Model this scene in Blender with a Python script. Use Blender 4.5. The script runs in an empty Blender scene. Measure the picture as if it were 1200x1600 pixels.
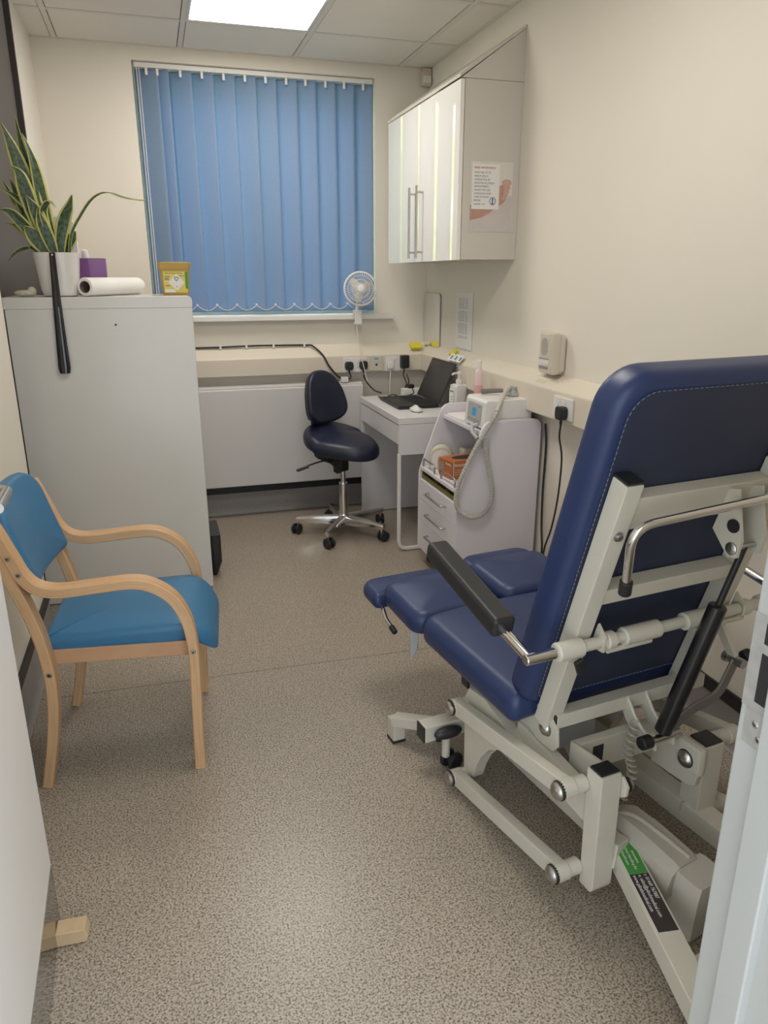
import bpy, bmesh, math, random
from mathutils import Vector, Matrix, noise
random.seed(7)
S = bpy.context.scene
COL = S.collection
PI = math.pi
R = math.radians
V = Vector

# ------------------------------------------------------------------ camera
cam_d = bpy.data.cameras.new('camera')
cam = bpy.data.objects.new('camera', cam_d)
COL.objects.link(cam)
S.camera = cam
yaw, pitch, roll = R(16.8447), R(17.765), R(-0.030)
fw = V((math.sin(yaw) * math.cos(pitch), math.cos(yaw) * math.cos(pitch), -math.sin(pitch)))
rt = V((math.cos(yaw), -math.sin(yaw), 0))
up = rt.cross(fw)
r2 = rt * math.cos(roll) + up * math.sin(roll)
u2 = up * math.cos(roll) - rt * math.sin(roll)
cam.matrix_world = Matrix(((r2.x, u2.x, -fw.x, 0), (r2.y, u2.y, -fw.y, 0), (r2.z, u2.z, -fw.z, 1.42), (0, 0, 0, 1)))
cam_d.sensor_fit = 'VERTICAL'
cam_d.sensor_height = 32.0
cam_d.lens = 1149.3 / 1600 * 32.0
cam_d.clip_start = 0.05

# ------------------------------------------------------------------ exposure
S.view_settings.view_transform = 'Standard'
S.view_settings.look = 'None'
S.view_settings.exposure = 0.2
S.view_settings.gamma = 1.0
S.view_settings.use_curve_mapping = False
PANEL = 14.0          # radiance of the LED ceiling panel
OUT = 9.0            # daylight beyond the window
CORR = 2.3          # light of the corridor behind the photographer

# ------------------------------------------------------------------ world: garden daylight beyond the window, corridor light behind
W = bpy.data.worlds.new('world')
S.world = W
W.use_nodes = True
wt = W.node_tree
wt.nodes.clear()
def wn(t, **k):
    n = wt.nodes.new(t)
    for a, b in k.items():
        setattr(n, a, b)
    return n
def ramp(n, pts):
    e = n.color_ramp.elements
    while len(e) > 1:
        e.remove(e[-1])
    e[0].position, e[0].color = pts[0][0], tuple(pts[0][1]) + (1,)
    for p, c in pts[1:]:
        q = e.new(p)
        q.color = tuple(c) + (1,)
tc = wn('ShaderNodeTexCoord')
sx = wn('ShaderNodeSeparateXYZ')
nz = wn('ShaderNodeTexNoise')
nz.inputs['Scale'].default_value = 14
nz.inputs['Detail'].default_value = 5
leafc = wn('ShaderNodeValToRGB')
ramp(leafc, [(.38, (.06, .10, .03)), (.52, (.35, .42, .12)), (.66, (1, 1, .85))])
skyc = wn('ShaderNodeValToRGB')
ramp(skyc, [(0.0, (.3, .32, .26)), (.30, (.5, .52, .42)), (.62, (.95, 1, 1.05))])
mr = wn('ShaderNodeMapRange')
mr.inputs[1].default_value = -.6
mr.inputs[2].default_value = .6
mfol = wn('ShaderNodeMapRange')
mfol.inputs[1].default_value = .25
mfol.inputs[2].default_value = .45
mfol.inputs[3].default_value = 1
mfol.inputs[4].default_value = 0
mixf = wn('ShaderNodeMixRGB')
side = wn('ShaderNodeMapRange')
side.inputs[1].default_value = -.1
side.inputs[2].default_value = .1
bgo = wn('ShaderNodeBackground')
bgo.inputs[1].default_value = OUT
bgc = wn('ShaderNodeBackground')
bgc.inputs[0].default_value = (.86, .93, 1.0, 1)
bgc.inputs[1].default_value = CORR
mixs = wn('ShaderNodeMixShader')
wo = wn('ShaderNodeOutputWorld')
L = wt.links.new
L(tc.outputs['Generated'], sx.inputs[0])
L(tc.outputs['Generated'], nz.inputs['Vector'])
L(nz.outputs['Fac'], leafc.inputs[0])
L(sx.outputs['Z'], mr.inputs[0])
L(mr.outputs[0], skyc.inputs[0])
L(sx.outputs['Z'], mfol.inputs[0])
L(mfol.outputs[0], mixf.inputs[0])
L(skyc.outputs[0], mixf.inputs[1])
L(leafc.outputs[0], mixf.inputs[2])
L(mixf.outputs[0], bgo.inputs[0])
L(sx.outputs['Y'], side.inputs[0])
L(side.outputs[0], mixs.inputs[0])
L(bgc.outputs[0], mixs.inputs[1])
L(bgo.outputs[0], mixs.inputs[2])
L(mixs.outputs[0], wo.inputs[0])

# ------------------------------------------------------------------ materials
def new_mat(name):
    m = bpy.data.materials.new(name)
    m.use_nodes = True
    nt = m.node_tree
    b = nt.nodes['Principled BSDF']
    return m, nt, b
def pm(name, col, rough=.5, metal=0., var=.06, scale=12., bump=0., bscale=200., coat=0., spec=.5, trans=0.):
    """procedural principled material: colour with a soft noise variation and an optional fine bump"""
    m, nt, b = new_mat(name)
    t = nt.nodes.new('ShaderNodeTexCoord')
    n = nt.nodes.new('ShaderNodeTexNoise')
    n.inputs['Scale'].default_value = scale
    n.inputs['Detail'].default_value = 3
    nt.links.new(t.outputs['Object'], n.inputs['Vector'])
    mx = nt.nodes.new('ShaderNodeMixRGB')
    mx.inputs[1].default_value = tuple(c * (1 - var) for c in col) + (1,)
    mx.inputs[2].default_value = tuple(min(1, c * (1 + var)) for c in col) + (1,)
    nt.links.new(n.outputs['Fac'], mx.inputs[0])
    nt.links.new(mx.outputs[0], b.inputs['Base Color'])
    b.inputs['Roughness'].default_value = rough
    b.inputs['Metallic'].default_value = metal
    b.inputs['Specular IOR Level'].default_value = spec
    b.inputs['Coat Weight'].default_value = coat
    if trans:
        b.inputs['Transmission Weight'].default_value = trans
    if bump:
        n2 = nt.nodes.new('ShaderNodeTexNoise')
        n2.inputs['Scale'].default_value = bscale
        nt.links.new(t.outputs['Object'], n2.inputs['Vector'])
        bp = nt.nodes.new('ShaderNodeBump')
        bp.inputs['Strength'].default_value = bump
        bp.inputs['Distance'].default_value = .002
        nt.links.new(n2.outputs['Fac'], bp.inputs['Height'])
        nt.links.new(bp.outputs[0], b.inputs['Normal'])
    return m

M = {}
M['wall'] = pm('wall_paint', (.78, .73, .64), .75, bump=.12, bscale=260, var=.02, scale=3)
M['ceil'] = pm('ceiling_tile_board', (.80, .755, .69), .9, bump=.2, bscale=300, var=.03, scale=6)
M['grid'] = pm('ceiling_grid_metal', (.72, .68, .62), .55, var=.02)
M['white'] = pm('white_laminate', (.74, .72, .72), .35, var=.015, scale=4)
M['whitegloss'] = pm('white_gloss_door', (.86, .83, .78), .014, var=.01, scale=3, spec=.45)
M['cabwhite'] = pm('white_cabinet_board', (.62, .58, .52), .4, var=.015, scale=4)
M['trolley'] = pm('trolley_laminate', (.73, .70, .745), .4, var=.015, scale=4)
M['cream'] = pm('cream_trunking', (.72, .65, .54), .42, var=.02, scale=5)
M['radiator'] = pm('radiator_enamel', (.66, .64, .63), .38, var=.02, scale=4)
M['plastic'] = pm('white_plastic', (.78, .76, .73), .35, var=.02)
M['offwhite'] = pm('offwhite_plastic', (.62, .56, .47), .45, var=.03)
M['grey_steel'] = pm('grey_painted_steel', (.66, .65, .62), .22, var=.03, scale=5, bump=.05, bscale=160)
M['dark'] = pm('black_plastic', (.018, .018, .02), .42, var=.2, bump=.1, bscale=400)
M['rubber'] = pm('black_rubber', (.014, .014, .015), .6, var=.2)
M['blackmat'] = pm('dark_recess_trim', (.035, .028, .026), .5, var=.1)
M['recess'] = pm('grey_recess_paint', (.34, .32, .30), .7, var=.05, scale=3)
M['strip'] = pm('black_capping_strip', (.012, .012, .014), .45, var=.2)
M['chrome'] = pm('chrome', (.72, .72, .72), .12, 1., var=.05, scale=30)
M['steel'] = pm('brushed_steel', (.50, .49, .47), .28, 1., var=.08, scale=60)
M['kick'] = pm('polished_kick_plate', (.27, .265, .25), .09, 1., var=.03, scale=20)
M['frame'] = pm('cream_frame_enamel', (.60, .575, .485), .33, var=.05, scale=14, bump=.06, bscale=180)
M['frame2'] = pm('warm_grey_actuator_plastic', (.47, .44, .37), .5, var=.04, scale=20, bump=.15, bscale=500)
M['navy'] = pm('navy_vinyl', (.017, .034, .108), .40, var=.12, scale=9, bump=.10, bscale=420)
M['navy2'] = pm('dark_navy_vinyl', (.011, .014, .036), .40, var=.12, scale=9, bump=.08, bscale=420)
M['navyback'] = pm('navy_vinyl_backing', (.020, .027, .060), .55, var=.12, scale=9, bump=.14, bscale=420)
M['teal'] = pm('blue_vinyl', (.040, .170, .325), .42, var=.06, scale=9, bump=.10, bscale=420)
M['thread'] = pm('pale_thread', (.20, .22, .28), .8)
M['door'] = pm('door_paint', (.86, .83, .80), .45, var=.02, scale=3)
M['jamb'] = pm('jamb_gloss_paint', (.40, .405, .385), .38, var=.04, scale=6, bump=.1, bscale=90)
M['linkgrey'] = pm('bare_grey_link', (.20, .18, .165), .5, .3, var=.1)
M['pot'] = pm('white_glazed_pot', (.74, .71, .67), .22, var=.02)
M['soil'] = pm('potting_soil', (.03, .02, .012), .95, var=.4, scale=80, bump=.6)
M['purple'] = pm('purple_plastic', (.25, .10, .30), .3, var=.05)
M['paper'] = pm('white_paper', (.80, .78, .75), .8, var=.02)
M['papertube'] = pm('cardboard_bore', (.20, .15, .11), .9, var=.1)
M['yellow'] = pm('sharps_yellow_plastic', (.46, .30, .06), .45, var=.04)
M['labely'] = pm('yellow_label', (.72, .60, .14), .6, var=.03)
M['green'] = pm('green_print', (.06, .30, .05), .55, var=.03)
M['ink'] = pm('black_print', (.02, .02, .022), .7)
M['inkgrey'] = pm('grey_print', (.26, .26, .27), .7)
M['red'] = pm('red_print', (.50, .09, .05), .7)
M['blueprint'] = pm('blue_print', (.05, .12, .30), .7)
M['stickblack'] = pm('dark_sticker', (.035, .028, .028), .5)
M['screenblue'] = pm('lcd_blue', (.10, .42, .80), .25, var=.05)
M['panelgrey'] = pm('control_panel_grey', (.42, .43, .43), .45)
M['hose'] = pm('grey_hose', (.50, .48, .44), .5, var=.05)
M['handpiece'] = pm('grey_brown_handpiece', (.20, .17, .155), .4)
M['orange'] = pm('glove_box_orange', (.46, .14, .04), .55, var=.25, scale=9)
M['laptop'] = pm('laptop_black', (.014, .014, .016), .38, var=.1)
M['screen'] = pm('laptop_screen', (.022, .023, .027), .32, var=.1)
M['pink'] = pm('pink_liquid', (.80, .42, .44), .2, var=.04)
M['pinkdeep'] = pm('deep_pink_liquid', (.62, .12, .20), .2, var=.04)
M['skin'] = pm('foot_print', (.50, .29, .23), .7, var=.25, scale=30)
M['toe'] = pm('toe_print', (.60, .38, .32), .7, var=.15, scale=60)
M['seam'] = pm('welded_seam', (.20, .17, .14), .6)
M['towel'] = pm('towel_print', (.60, .54, .52), .7, var=.08, scale=20)
M['postit'] = pm('yellow_notes', (.70, .60, .05), .8)
M['olive'] = pm('olive_tray', (.15, .12, .02), .4, var=.1)
M['sponge'] = pm('cream_plastic', (.62, .58, .45), .6)
M['brownpot'] = pm('pinkish_bottle', (.42, .25, .22), .4, var=.1)

def wood_mat():
    m, nt, b = new_mat('beech_ply')
    t = nt.nodes.new('ShaderNodeTexCoord')
    mp = nt.nodes.new('ShaderNodeMapping')
    mp.inputs['Scale'].default_value = (26, 26, 160)
    nt.links.new(t.outputs['UV'], mp.inputs[0])
    n = nt.nodes.new('ShaderNodeTexNoise')
    mp2 = nt.nodes.new('ShaderNodeMapping')
    mp2.inputs['Scale'].default_value = (5, 260, 60)
    nt.links.new(t.outputs['UV'], mp2.inputs[0])
    nt.links.new(mp2.outputs[0], n.inputs['Vector'])
    n.inputs['Scale'].default_value = 1.0
    n.inputs['Detail'].default_value = 4
    rp = nt.nodes.new('ShaderNodeValToRGB')
    ramp(rp, [(.25, (.46, .26, .12)), (.5, (.62, .38, .195)), (.75, (.70, .46, .26))])
    nt.links.new(n.outputs['Fac'], rp.inputs[0])
    nt.links.new(rp.outputs[0], b.inputs['Base Color'])
    b.inputs['Roughness'].default_value = .38
    return m
def ply_mat():
    """edge of bent plywood: thin dark glue lines along the lamination, from the UV's cross coordinate"""
    m, nt, b = new_mat('beech_ply_edge')
    t = nt.nodes.new('ShaderNodeTexCoord')
    s = nt.nodes.new('ShaderNodeSeparateXYZ')
    nt.links.new(t.outputs['UV'], s.inputs[0])
    n = nt.nodes.new('ShaderNodeTexNoise')
    mp = nt.nodes.new('ShaderNodeMapping')
    mp.inputs['Scale'].default_value = (7, 260, 1)
    nt.links.new(t.outputs['UV'], mp.inputs[0])
    nt.links.new(mp.outputs[0], n.inputs['Vector'])
    n.inputs['Scale'].default_value = 1.
    n.inputs['Detail'].default_value = 4
    mu = nt.nodes.new('ShaderNodeMath')
    mu.operation = 'MULTIPLY'
    mu.inputs[1].default_value = 165 * 2 * PI
    nt.links.new(s.outputs['Y'], mu.inputs[0])
    sn = nt.nodes.new('ShaderNodeMath')
    sn.operation = 'SINE'
    nt.links.new(mu.outputs[0], sn.inputs[0])
    ad = nt.nodes.new('ShaderNodeMath')
    ad.operation = 'MULTIPLY_ADD'
    ad.inputs[1].default_value = 2.6
    nt.links.new(n.outputs['Fac'], ad.inputs[0])
    hf = nt.nodes.new('ShaderNodeMath')
    hf.operation = 'MULTIPLY'
    hf.inputs[1].default_value = .42
    nt.links.new(sn.outputs[0], hf.inputs[0])
    nt.links.new(hf.outputs[0], ad.inputs[2])
    rp = nt.nodes.new('ShaderNodeValToRGB')
    ramp(rp, [(0.0, (.20, .10, .045)), (.30, (.42, .23, .11)), (.5, (.62, .39, .21)), (1, (.70, .46, .26))])
    mr_ = nt.nodes.new('ShaderNodeMapRange')
    mr_.inputs[1].default_value = -.2
    mr_.inputs[2].default_value = 2.1
    nt.links.new(ad.outputs[0], mr_.inputs[0])
    nt.links.new(mr_.outputs[0], rp.inputs[0])
    nt.links.new(rp.outputs[0], b.inputs['Base Color'])
    b.inputs['Roughness'].default_value = .42
    return m
M['wood'] = wood_mat()
M['ply'] = ply_mat()
M['beech'] = pm('beech_board', (.58, .34, .19), .45, var=.12, scale=14)
M['block'] = pm('raw_pine_block', (.60, .44, .26), .75, var=.12, scale=40)

def floor_mat():
    m, nt, b = new_mat('speckled_safety_vinyl')
    t = nt.nodes.new('ShaderNodeTexCoord')
    n = nt.nodes.new('ShaderNodeTexNoise')
    n.inputs['Scale'].default_value = 215
    n.inputs['Detail'].default_value = 2.5
    n.inputs['Roughness'].default_value = .6
    nt.links.new(t.outputs['Object'], n.inputs['Vector'])
    rp = nt.nodes.new('ShaderNodeValToRGB')
    ramp(rp, [(.34, (.090, .070, .053)), (.44, (.265, .218, .168)), (.51, (.43, .366, .292)), (.66, (.55, .475, .385))])
    nt.links.new(n.outputs['Fac'], rp.inputs[0])
    n2 = nt.nodes.new('ShaderNodeTexNoise')
    n2.inputs['Scale'].default_value = 1.6
    nt.links.new(t.outputs['Object'], n2.inputs['Vector'])
    mx = nt.nodes.new('ShaderNodeMixRGB')
    mx.blend_type = 'MULTIPLY'
    mx.inputs[0].default_value = .18
    nt.links.new(rp.outputs[0], mx.inputs[1])
    nt.links.new(n2.outputs['Fac'], mx.inputs[2])
    nt.links.new(mx.outputs[0], b.inputs['Base Color'])
    b.inputs['Roughness'].default_value = .31
    bp = nt.nodes.new('ShaderNodeBump')
    bp.inputs['Strength'].default_value = .12
    bp.inputs['Distance'].default_value = .001
    nt.links.new(n.outputs['Fac'], bp.inputs['Height'])
    nt.links.new(bp.outputs[0], b.inputs['Normal'])
    return m
M['floor'] = floor_mat()
M['skirt'] = pm('grey_vinyl_upstand', (.27, .255, .245), .45, var=.3, scale=190)

def blind_mat():
    m, nt, b = new_mat('blue_blind_fabric')
    t = nt.nodes.new('ShaderNodeTexCoord')
    n = nt.nodes.new('ShaderNodeTexNoise')
    n.inputs['Scale'].default_value = 300
    nt.links.new(t.outputs['Object'], n.inputs['Vector'])
    rp = nt.nodes.new('ShaderNodeValToRGB')
    ramp(rp, [(.3, (.27, .385, .52)), (.7, (.32, .445, .59))])
    nt.links.new(n.outputs['Fac'], rp.inputs[0])
    nt.links.new(rp.outputs[0], b.inputs['Base Color'])
    b.inputs['Roughness'].default_value = .8
    tr = nt.nodes.new('ShaderNodeBsdfTranslucent')
    tr.inputs[0].default_value = (.12, .33, .75, 1)
    mx = nt.nodes.new('ShaderNodeMixShader')
    mx.inputs[0].default_value = .30
    out = nt.nodes['Material Output']
    nt.links.new(b.outputs[0], mx.inputs[1])
    nt.links.new(tr.outputs[0], mx.inputs[2])
    nt.links.new(mx.outputs[0], out.inputs[0])
    return m
M['blind'] = blind_mat()

def glass_mat(name, tint, fac):
    m, nt, b = new_mat(name)
    nt.nodes.remove(b)
    tp = nt.nodes.new('ShaderNodeBsdfTransparent')
    tp.inputs[0].default_value = tint + (1,)
    gl = nt.nodes.new('ShaderNodeBsdfGlossy')
    gl.inputs['Roughness'].default_value = .02
    fr = nt.nodes.new('ShaderNodeFresnel')
    fr.inputs[0].default_value = fac
    mx = nt.nodes.new('ShaderNodeMixShader')
    nt.links.new(fr.outputs[0], mx.inputs[0])
    nt.links.new(tp.outputs[0], mx.inputs[1])
    nt.links.new(gl.outputs[0], mx.inputs[2])
    nt.links.new(mx.outputs[0], nt.nodes['Material Output'].inputs[0])
    return m
M['glass'] = glass_mat('window_glass', (.95, .98, .97), 1.45)
M['clear'] = glass_mat('clear_plastic', (.86, .86, .84), 1.25)

def emit_mat(name, col, strength):
    m, nt, b = new_mat(name)
    b.inputs['Base Color'].default_value = (.8, .8, .8, 1)
    b.inputs['Emission Color'].default_value = col + (1,)
    b.inputs['Emission Strength'].default_value = strength
    return m
M['led'] = emit_mat('led_diffuser', (1.0, .955, .88), PANEL)

def leaf_mat():
    """snake plant leaf: yellow margins from UV across, dark cross bands"""
    m, nt, b = new_mat('variegated_leaf')
    t = nt.nodes.new('ShaderNodeTexCoord')
    s = nt.nodes.new('ShaderNodeSeparateXYZ')
    nt.links.new(t.outputs['UV'], s.inputs[0])
    n = nt.nodes.new('ShaderNodeTexNoise')
    mp = nt.nodes.new('ShaderNodeMapping')
    mp.inputs['Scale'].default_value = (60, 2, 1)
    nt.links.new(t.outputs['UV'], mp.inputs[0])
    nt.links.new(mp.outputs[0], n.inputs['Vector'])
    n.inputs['Scale'].default_value = 1.
    gp = nt.nodes.new('ShaderNodeValToRGB')
    ramp(gp, [(.35, (.018, .042, .022)), (.62, (.075, .125, .062))])
    nt.links.new(n.outputs['Fac'], gp.inputs[0])
    ab = nt.nodes.new('ShaderNodeMath')
    ab.operation = 'ABSOLUTE'
    nt.links.new(s.outputs['Y'], ab.inputs[0])
    ed = nt.nodes.new('ShaderNodeValToRGB')
    ed.color_ramp.interpolation = 'EASE'
    ramp(ed, [(.70, (0, 0, 0)), (.78, (1, 1, 1))])
    nt.links.new(ab.outputs[0], ed.inputs[0])
    mx = nt.nodes.new('ShaderNodeMixRGB')
    mx.inputs[2].default_value = (.52, .50, .13, 1)
    nt.links.new(ed.outputs[0], mx.inputs[0])
    nt.links.new(gp.outputs[0], mx.inputs[1])
    nt.links.new(mx.outputs[0], b.inputs['Base Color'])
    b.inputs['Roughness'].default_value = .4
    return m
M['leaf'] = leaf_mat()

# ------------------------------------------------------------------ mesh builder
def frame(o, ax, ay):
    """matrix from an origin and two axes"""
    x = V(ax).normalized()
    y = V(ay)
    y = (y - x * y.dot(x)).normalized()
    z = x.cross(y)
    o = V(o)
    return Matrix(((x.x, y.x, z.x, o.x), (x.y, y.y, z.y, o.y), (x.z, y.z, z.z, o.z), (0, 0, 0, 1)))

class MB:
    def __init__(s):
        s.bm = bmesh.new()
        s.uv = s.bm.loops.layers.uv.new('UVMap')
        s.mi = 0
    def _face(s, vs):
        try:
            f = s.bm.faces.new(vs)
            f.material_index = s.mi
            return f
        except ValueError:
            return None
    def mbox(s, mat, d, bev=0., seg=2):
        r = bmesh.ops.create_cube(s.bm, size=1., matrix=mat @ Matrix.Diagonal((d[0], d[1], d[2], 1)))
        vs = r['verts']
        es = list({e for v in vs for e in v.link_edges})
        fs = {f for v in vs for f in v.link_faces}
        for f in fs:
            f.material_index = s.mi
        if bev > 0:
            bev = min(bev, .49 * min(d))
            rr = bmesh.ops.bevel(s.bm, geom=es, offset=bev, segments=seg, affect='EDGES', profile=.5)
            for f in rr['faces']:
                f.material_index = s.mi
        return s
    def bx(s, x0, x1, y0, y1, z0, z1, bev=0., seg=2):
        return s.mbox(Matrix.Translation(((x0 + x1) / 2, (y0 + y1) / 2, (z0 + z1) / 2)), (abs(x1 - x0), abs(y1 - y0), abs(z1 - z0)), bev, seg)
    def bar(s, p0, p1, w, h, upv=(0, 0, 1), bev=0.):
        p0, p1 = V(p0), V(p1)
        d = p1 - p0
        m = frame((p0 + p1) / 2, d, upv)     # x along, y towards upv
        return s.mbox(m, (d.length, h, w), bev)
    def rings(s, rings, cap0=True, cap1=True, closed=True, uvs=None):
        vr = [[s.bm.verts.new(p) for p in r] for r in rings]
        n = len(rings[0])
        for i in range(len(vr) - 1):
            for j in range(n if closed else n - 1):
                k = (j + 1) % n
                f = s._face((vr[i][j], vr[i][k], vr[i + 1][k], vr[i + 1][j]))
                if f and uvs:
                    for lp, q in zip(f.loops, ((i, j), (i, j + 1), (i + 1, j + 1), (i + 1, j))):
                        lp[s.uv].uv = uvs(*q)
        if cap0:
            s._face(list(reversed(vr[0])))
        if cap1:
            s._face(vr[-1])
        return vr
    def tube(s, pts, r, n=12, cap=True, r1=None):
        pts = [V(p) for p in pts]
        N = len(pts)
        tan = []
        for i in range(N):
            a = pts[max(i - 1, 0)]
            b = pts[min(i + 1, N - 1)]
            tan.append((b - a).normalized())
        ref = V((0, 0, 1)) if abs(tan[0].z) < .9 else V((1, 0, 0))
        u = tan[0].cross(ref).normalized()
        rg = []
        for i in range(N):
            u = (u - tan[i] * u.dot(tan[i])).normalized()
            v = tan[i].cross(u)
            rr = r if r1 is None else r + (r1 - r) * i / (N - 1)
            if callable(r):
                rr = r(i / (N - 1))
            rg.append([pts[i] + (u * math.cos(2 * PI * k / n) + v * math.sin(2 * PI * k / n)) * rr for k in range(n)])
        s.rings(rg, cap, cap)
        return s
    def cyl(s, p0, p1, r, n=20, r1=None, bev=0.):
        p0, p1 = V(p0), V(p1)
        if bev:
            d = (p1 - p0).normalized()
            r1 = r if r1 is None else r1
            L_ = (p1 - p0).length
            prof = [(r - bev, 0), (r, bev), (r1, L_ - bev), (r1 - bev, L_)]
            return s.lathe(prof, frame(p0, perp(d), d.cross(perp(d))), n)
        return s.tube([p0, p1], r, n, True, r1)
    def lathe(s, prof, mat=Matrix.Identity(4), n=24, cap=True):
        rg = [[mat @ V((r * math.cos(2 * PI * k / n), r * math.sin(2 * PI * k / n), z)) for k in range(n)] for r, z in prof]
        s.rings(rg, cap, cap)
        return s
    def sphere(s, c, rad, n=12):
        if not hasattr(rad, '__len__'):
            rad = (rad,) * 3
        r = bmesh.ops.create_uvsphere(s.bm, u_segments=n * 2, v_segments=n, radius=1., matrix=Matrix.Translation(c) @ Matrix.Diagonal(tuple(rad) + (1,)))
        for f in {f for v in r['verts'] for f in v.link_faces}:
            f.material_index = s.mi
        return s
    def prism(s, poly, mat, depth, bev=0., seg=2):
        """poly in the local xy plane of mat, extruded depth along its z"""
        a = [s.bm.verts.new(mat @ V((p[0], p[1], 0))) for p in poly]
        b = [s.bm.verts.new(mat @ V((p[0], p[1], depth))) for p in poly]
        n = len(poly)
        fs = [s._face(list(reversed(a))), s._face(b)]
        for i in range(n):
            k = (i + 1) % n
            fs.append(s._face((a[i], a[k], b[k], b[i])))
        if bev:
            es = list({e for v in a + b for e in v.link_edges})
            rr = bmesh.ops.bevel(s.bm, geom=es, offset=bev, segments=seg, affect='EDGES', profile=.5)
            for f in rr['faces']:
                f.material_index = s.mi
        return s
    def sweep(s, pts, nrm, w, t, mi_flat=0, mi_edge=1):
        """rectangular strip of width w along nrm and thickness t, following a planar path; UVs run along and across"""
        pts = [V(p) for p in pts]
        nrm = V(nrm).normalized()
        N = len(pts)
        rg = []
        ln = [0]
        for i in range(N):
            d = (pts[min(i + 1, N - 1)] - pts[max(i - 1, 0)]).normalized()
            q = nrm.cross(d)
            if i:
                ln.append(ln[-1] + (pts[i] - pts[i - 1]).length)
            b = .003
            rg.append([pts[i] + nrm * a + q * c for a, c in (
                (-w / 2 + b, -t / 2), (w / 2 - b, -t / 2), (w / 2, -t / 2 + b), (w / 2, t / 2 - b),
                (w / 2 - b, t / 2), (-w / 2 + b, t / 2), (-w / 2, t / 2 - b), (-w / 2, -t / 2 + b))])
        vr = [[s.bm.verts.new(p) for p in r] for r in rg]
        cr = [0, w, w, w + t, w + t, 2 * w + t, 2 * w + t, 2 * w + 2 * t, 2 * w + 2 * t]
        for i in range(N - 1):
            for j in range(8):
                k = (j + 1) % 8
                f = s._face((vr[i][j], vr[i][k], vr[i + 1][k], vr[i + 1][j]))
                if f:
                    f.material_index = mi_edge if j in (2, 6) else mi_flat
                    for lp, (a, c) in zip(f.loops, ((i, j), (i, j + 1), (i + 1, j + 1), (i + 1, j))):
                        lp[s.uv].uv = (ln[a], cr[c])
        f = s._face(list(reversed(vr[0])))
        g = s._face(vr[-1])
        for h in (f, g):
            if h:
                h.material_index = mi_edge
        return s
    def pad(s, outline, fn, th, r, crown=0., n=5, inner=6, back=True):
        """upholstered pad: outline (2D), rounded edges of radius r, crowned top; fn maps (x,y,z) to space"""
        P = [V((p[0], p[1])) for p in outline]
        N = len(P)
        area = sum(P[i].x * P[(i + 1) % N].y - P[(i + 1) % N].x * P[i].y for i in range(N))
        if area < 0:
            P.reverse()
        nr = []
        for i in range(N):
            d = (P[(i + 1) % N] - P[i - 1]).normalized()
            nr.append(V((-d.y, d.x)))
        c = sum(P, V((0, 0))) / N
        def ring(ins, z):
            return [(P[i] + nr[i] * ins, z) for i in range(N)]
        rs = []
        for t in range(n + 1):
            a = t / n * PI / 2
            rs.append(ring(r * (1 - math.sin(a)), r * (1 - math.cos(a))))
        for t in range(n + 1):
            a = t / n * PI / 2
            rs.append(ring(r * (1 - math.cos(a)), th - r + r * math.sin(a)))
        base = rs[-1]
        for t in range(1, inner):
            k = t / inner
            rs.append([(p * (1 - k) + c * k, z + crown * (1 - (1 - k) ** 2)) for p, z in base])
        rg = [[fn(p.x, p.y, z) for p, z in q] for q in rs]
        vr = s.rings(rg, True, False)
        cv = s.bm.verts.new(fn(c.x, c.y, th + crown))
        for i in range(N):
            s._face((vr[-1][i], vr[-1][(i + 1) % N], cv))
        return s

def perp(d):
    d = V(d)
    return d.cross(V((0, 0, 1)) if abs(d.z) < .9 else V((1, 0, 0))).normalized()
def rrect(x0, x1, y0, y1, r, n=6, rs=None, sub=4):
    """rounded rectangle outline; rs = radii for (x0y0, x1y0, x1y1, x0y1)"""
    rs = rs or (r,) * 4
    out = []
    cs = ((x0, y0, PI, 1, 1), (x1, y0, 1.5 * PI, -1, 1), (x1, y1, 0, -1, -1), (x0, y1, .5 * PI, 1, -1))
    for (cx, cy, a0, sx_, sy_), q in zip(cs, rs):
        for k in range(n + 1):
            a = a0 + k / n * PI / 2
            out.append((cx + sx_ * q + q * math.cos(a), cy + sy_ * q + q * math.sin(a)))
    res = []
    for i in range(len(out)):
        a, b = out[i], out[(i + 1) % len(out)]
        res.append(a)
        d = math.hypot(b[0] - a[0], b[1] - a[1])
        if d > .06:
            for k in range(1, sub):
                res.append((a[0] + (b[0] - a[0]) * k / sub, a[1] + (b[1] - a[1]) * k / sub))
    return res
def smooth_path(pts, n=6):
    """Catmull-Rom through the points"""
    P = [V(p) for p in pts]
    P = [P[0] * 2 - P[1]] + P + [P[-1] * 2 - P[-2]]
    out = []
    for i in range(1, len(P) - 2):
        for k in range(n):
            t = k / n
            a, b, c, d = P[i - 1], P[i], P[i + 1], P[i + 2]
            out.append(.5 * ((2 * b) + (c - a) * t + (2 * a - 5 * b + 4 * c - d) * t * t + (3 * b - a - 3 * c + d) * t ** 3))
    out.append(P[-2])
    return out
def fillet(pts, r, n=6):
    """polyline with rounded corners"""
    P = [V(p) for p in pts]
    out = [P[0]]
    for i in range(1, len(P) - 1):
        a = (P[i - 1] - P[i])
        b = (P[i + 1] - P[i])
        d = min(r, a.length * .49, b.length * .49)
        p0 = P[i] + a.normalized() * d
        p1 = P[i] + b.normalized() * d
        for k in range(n + 1):
            t = k / n
            out.append(p0 * (1 - t) ** 2 + P[i] * 2 * t * (1 - t) + p1 * t * t)
    out.append(P[-1])
    return out

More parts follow.
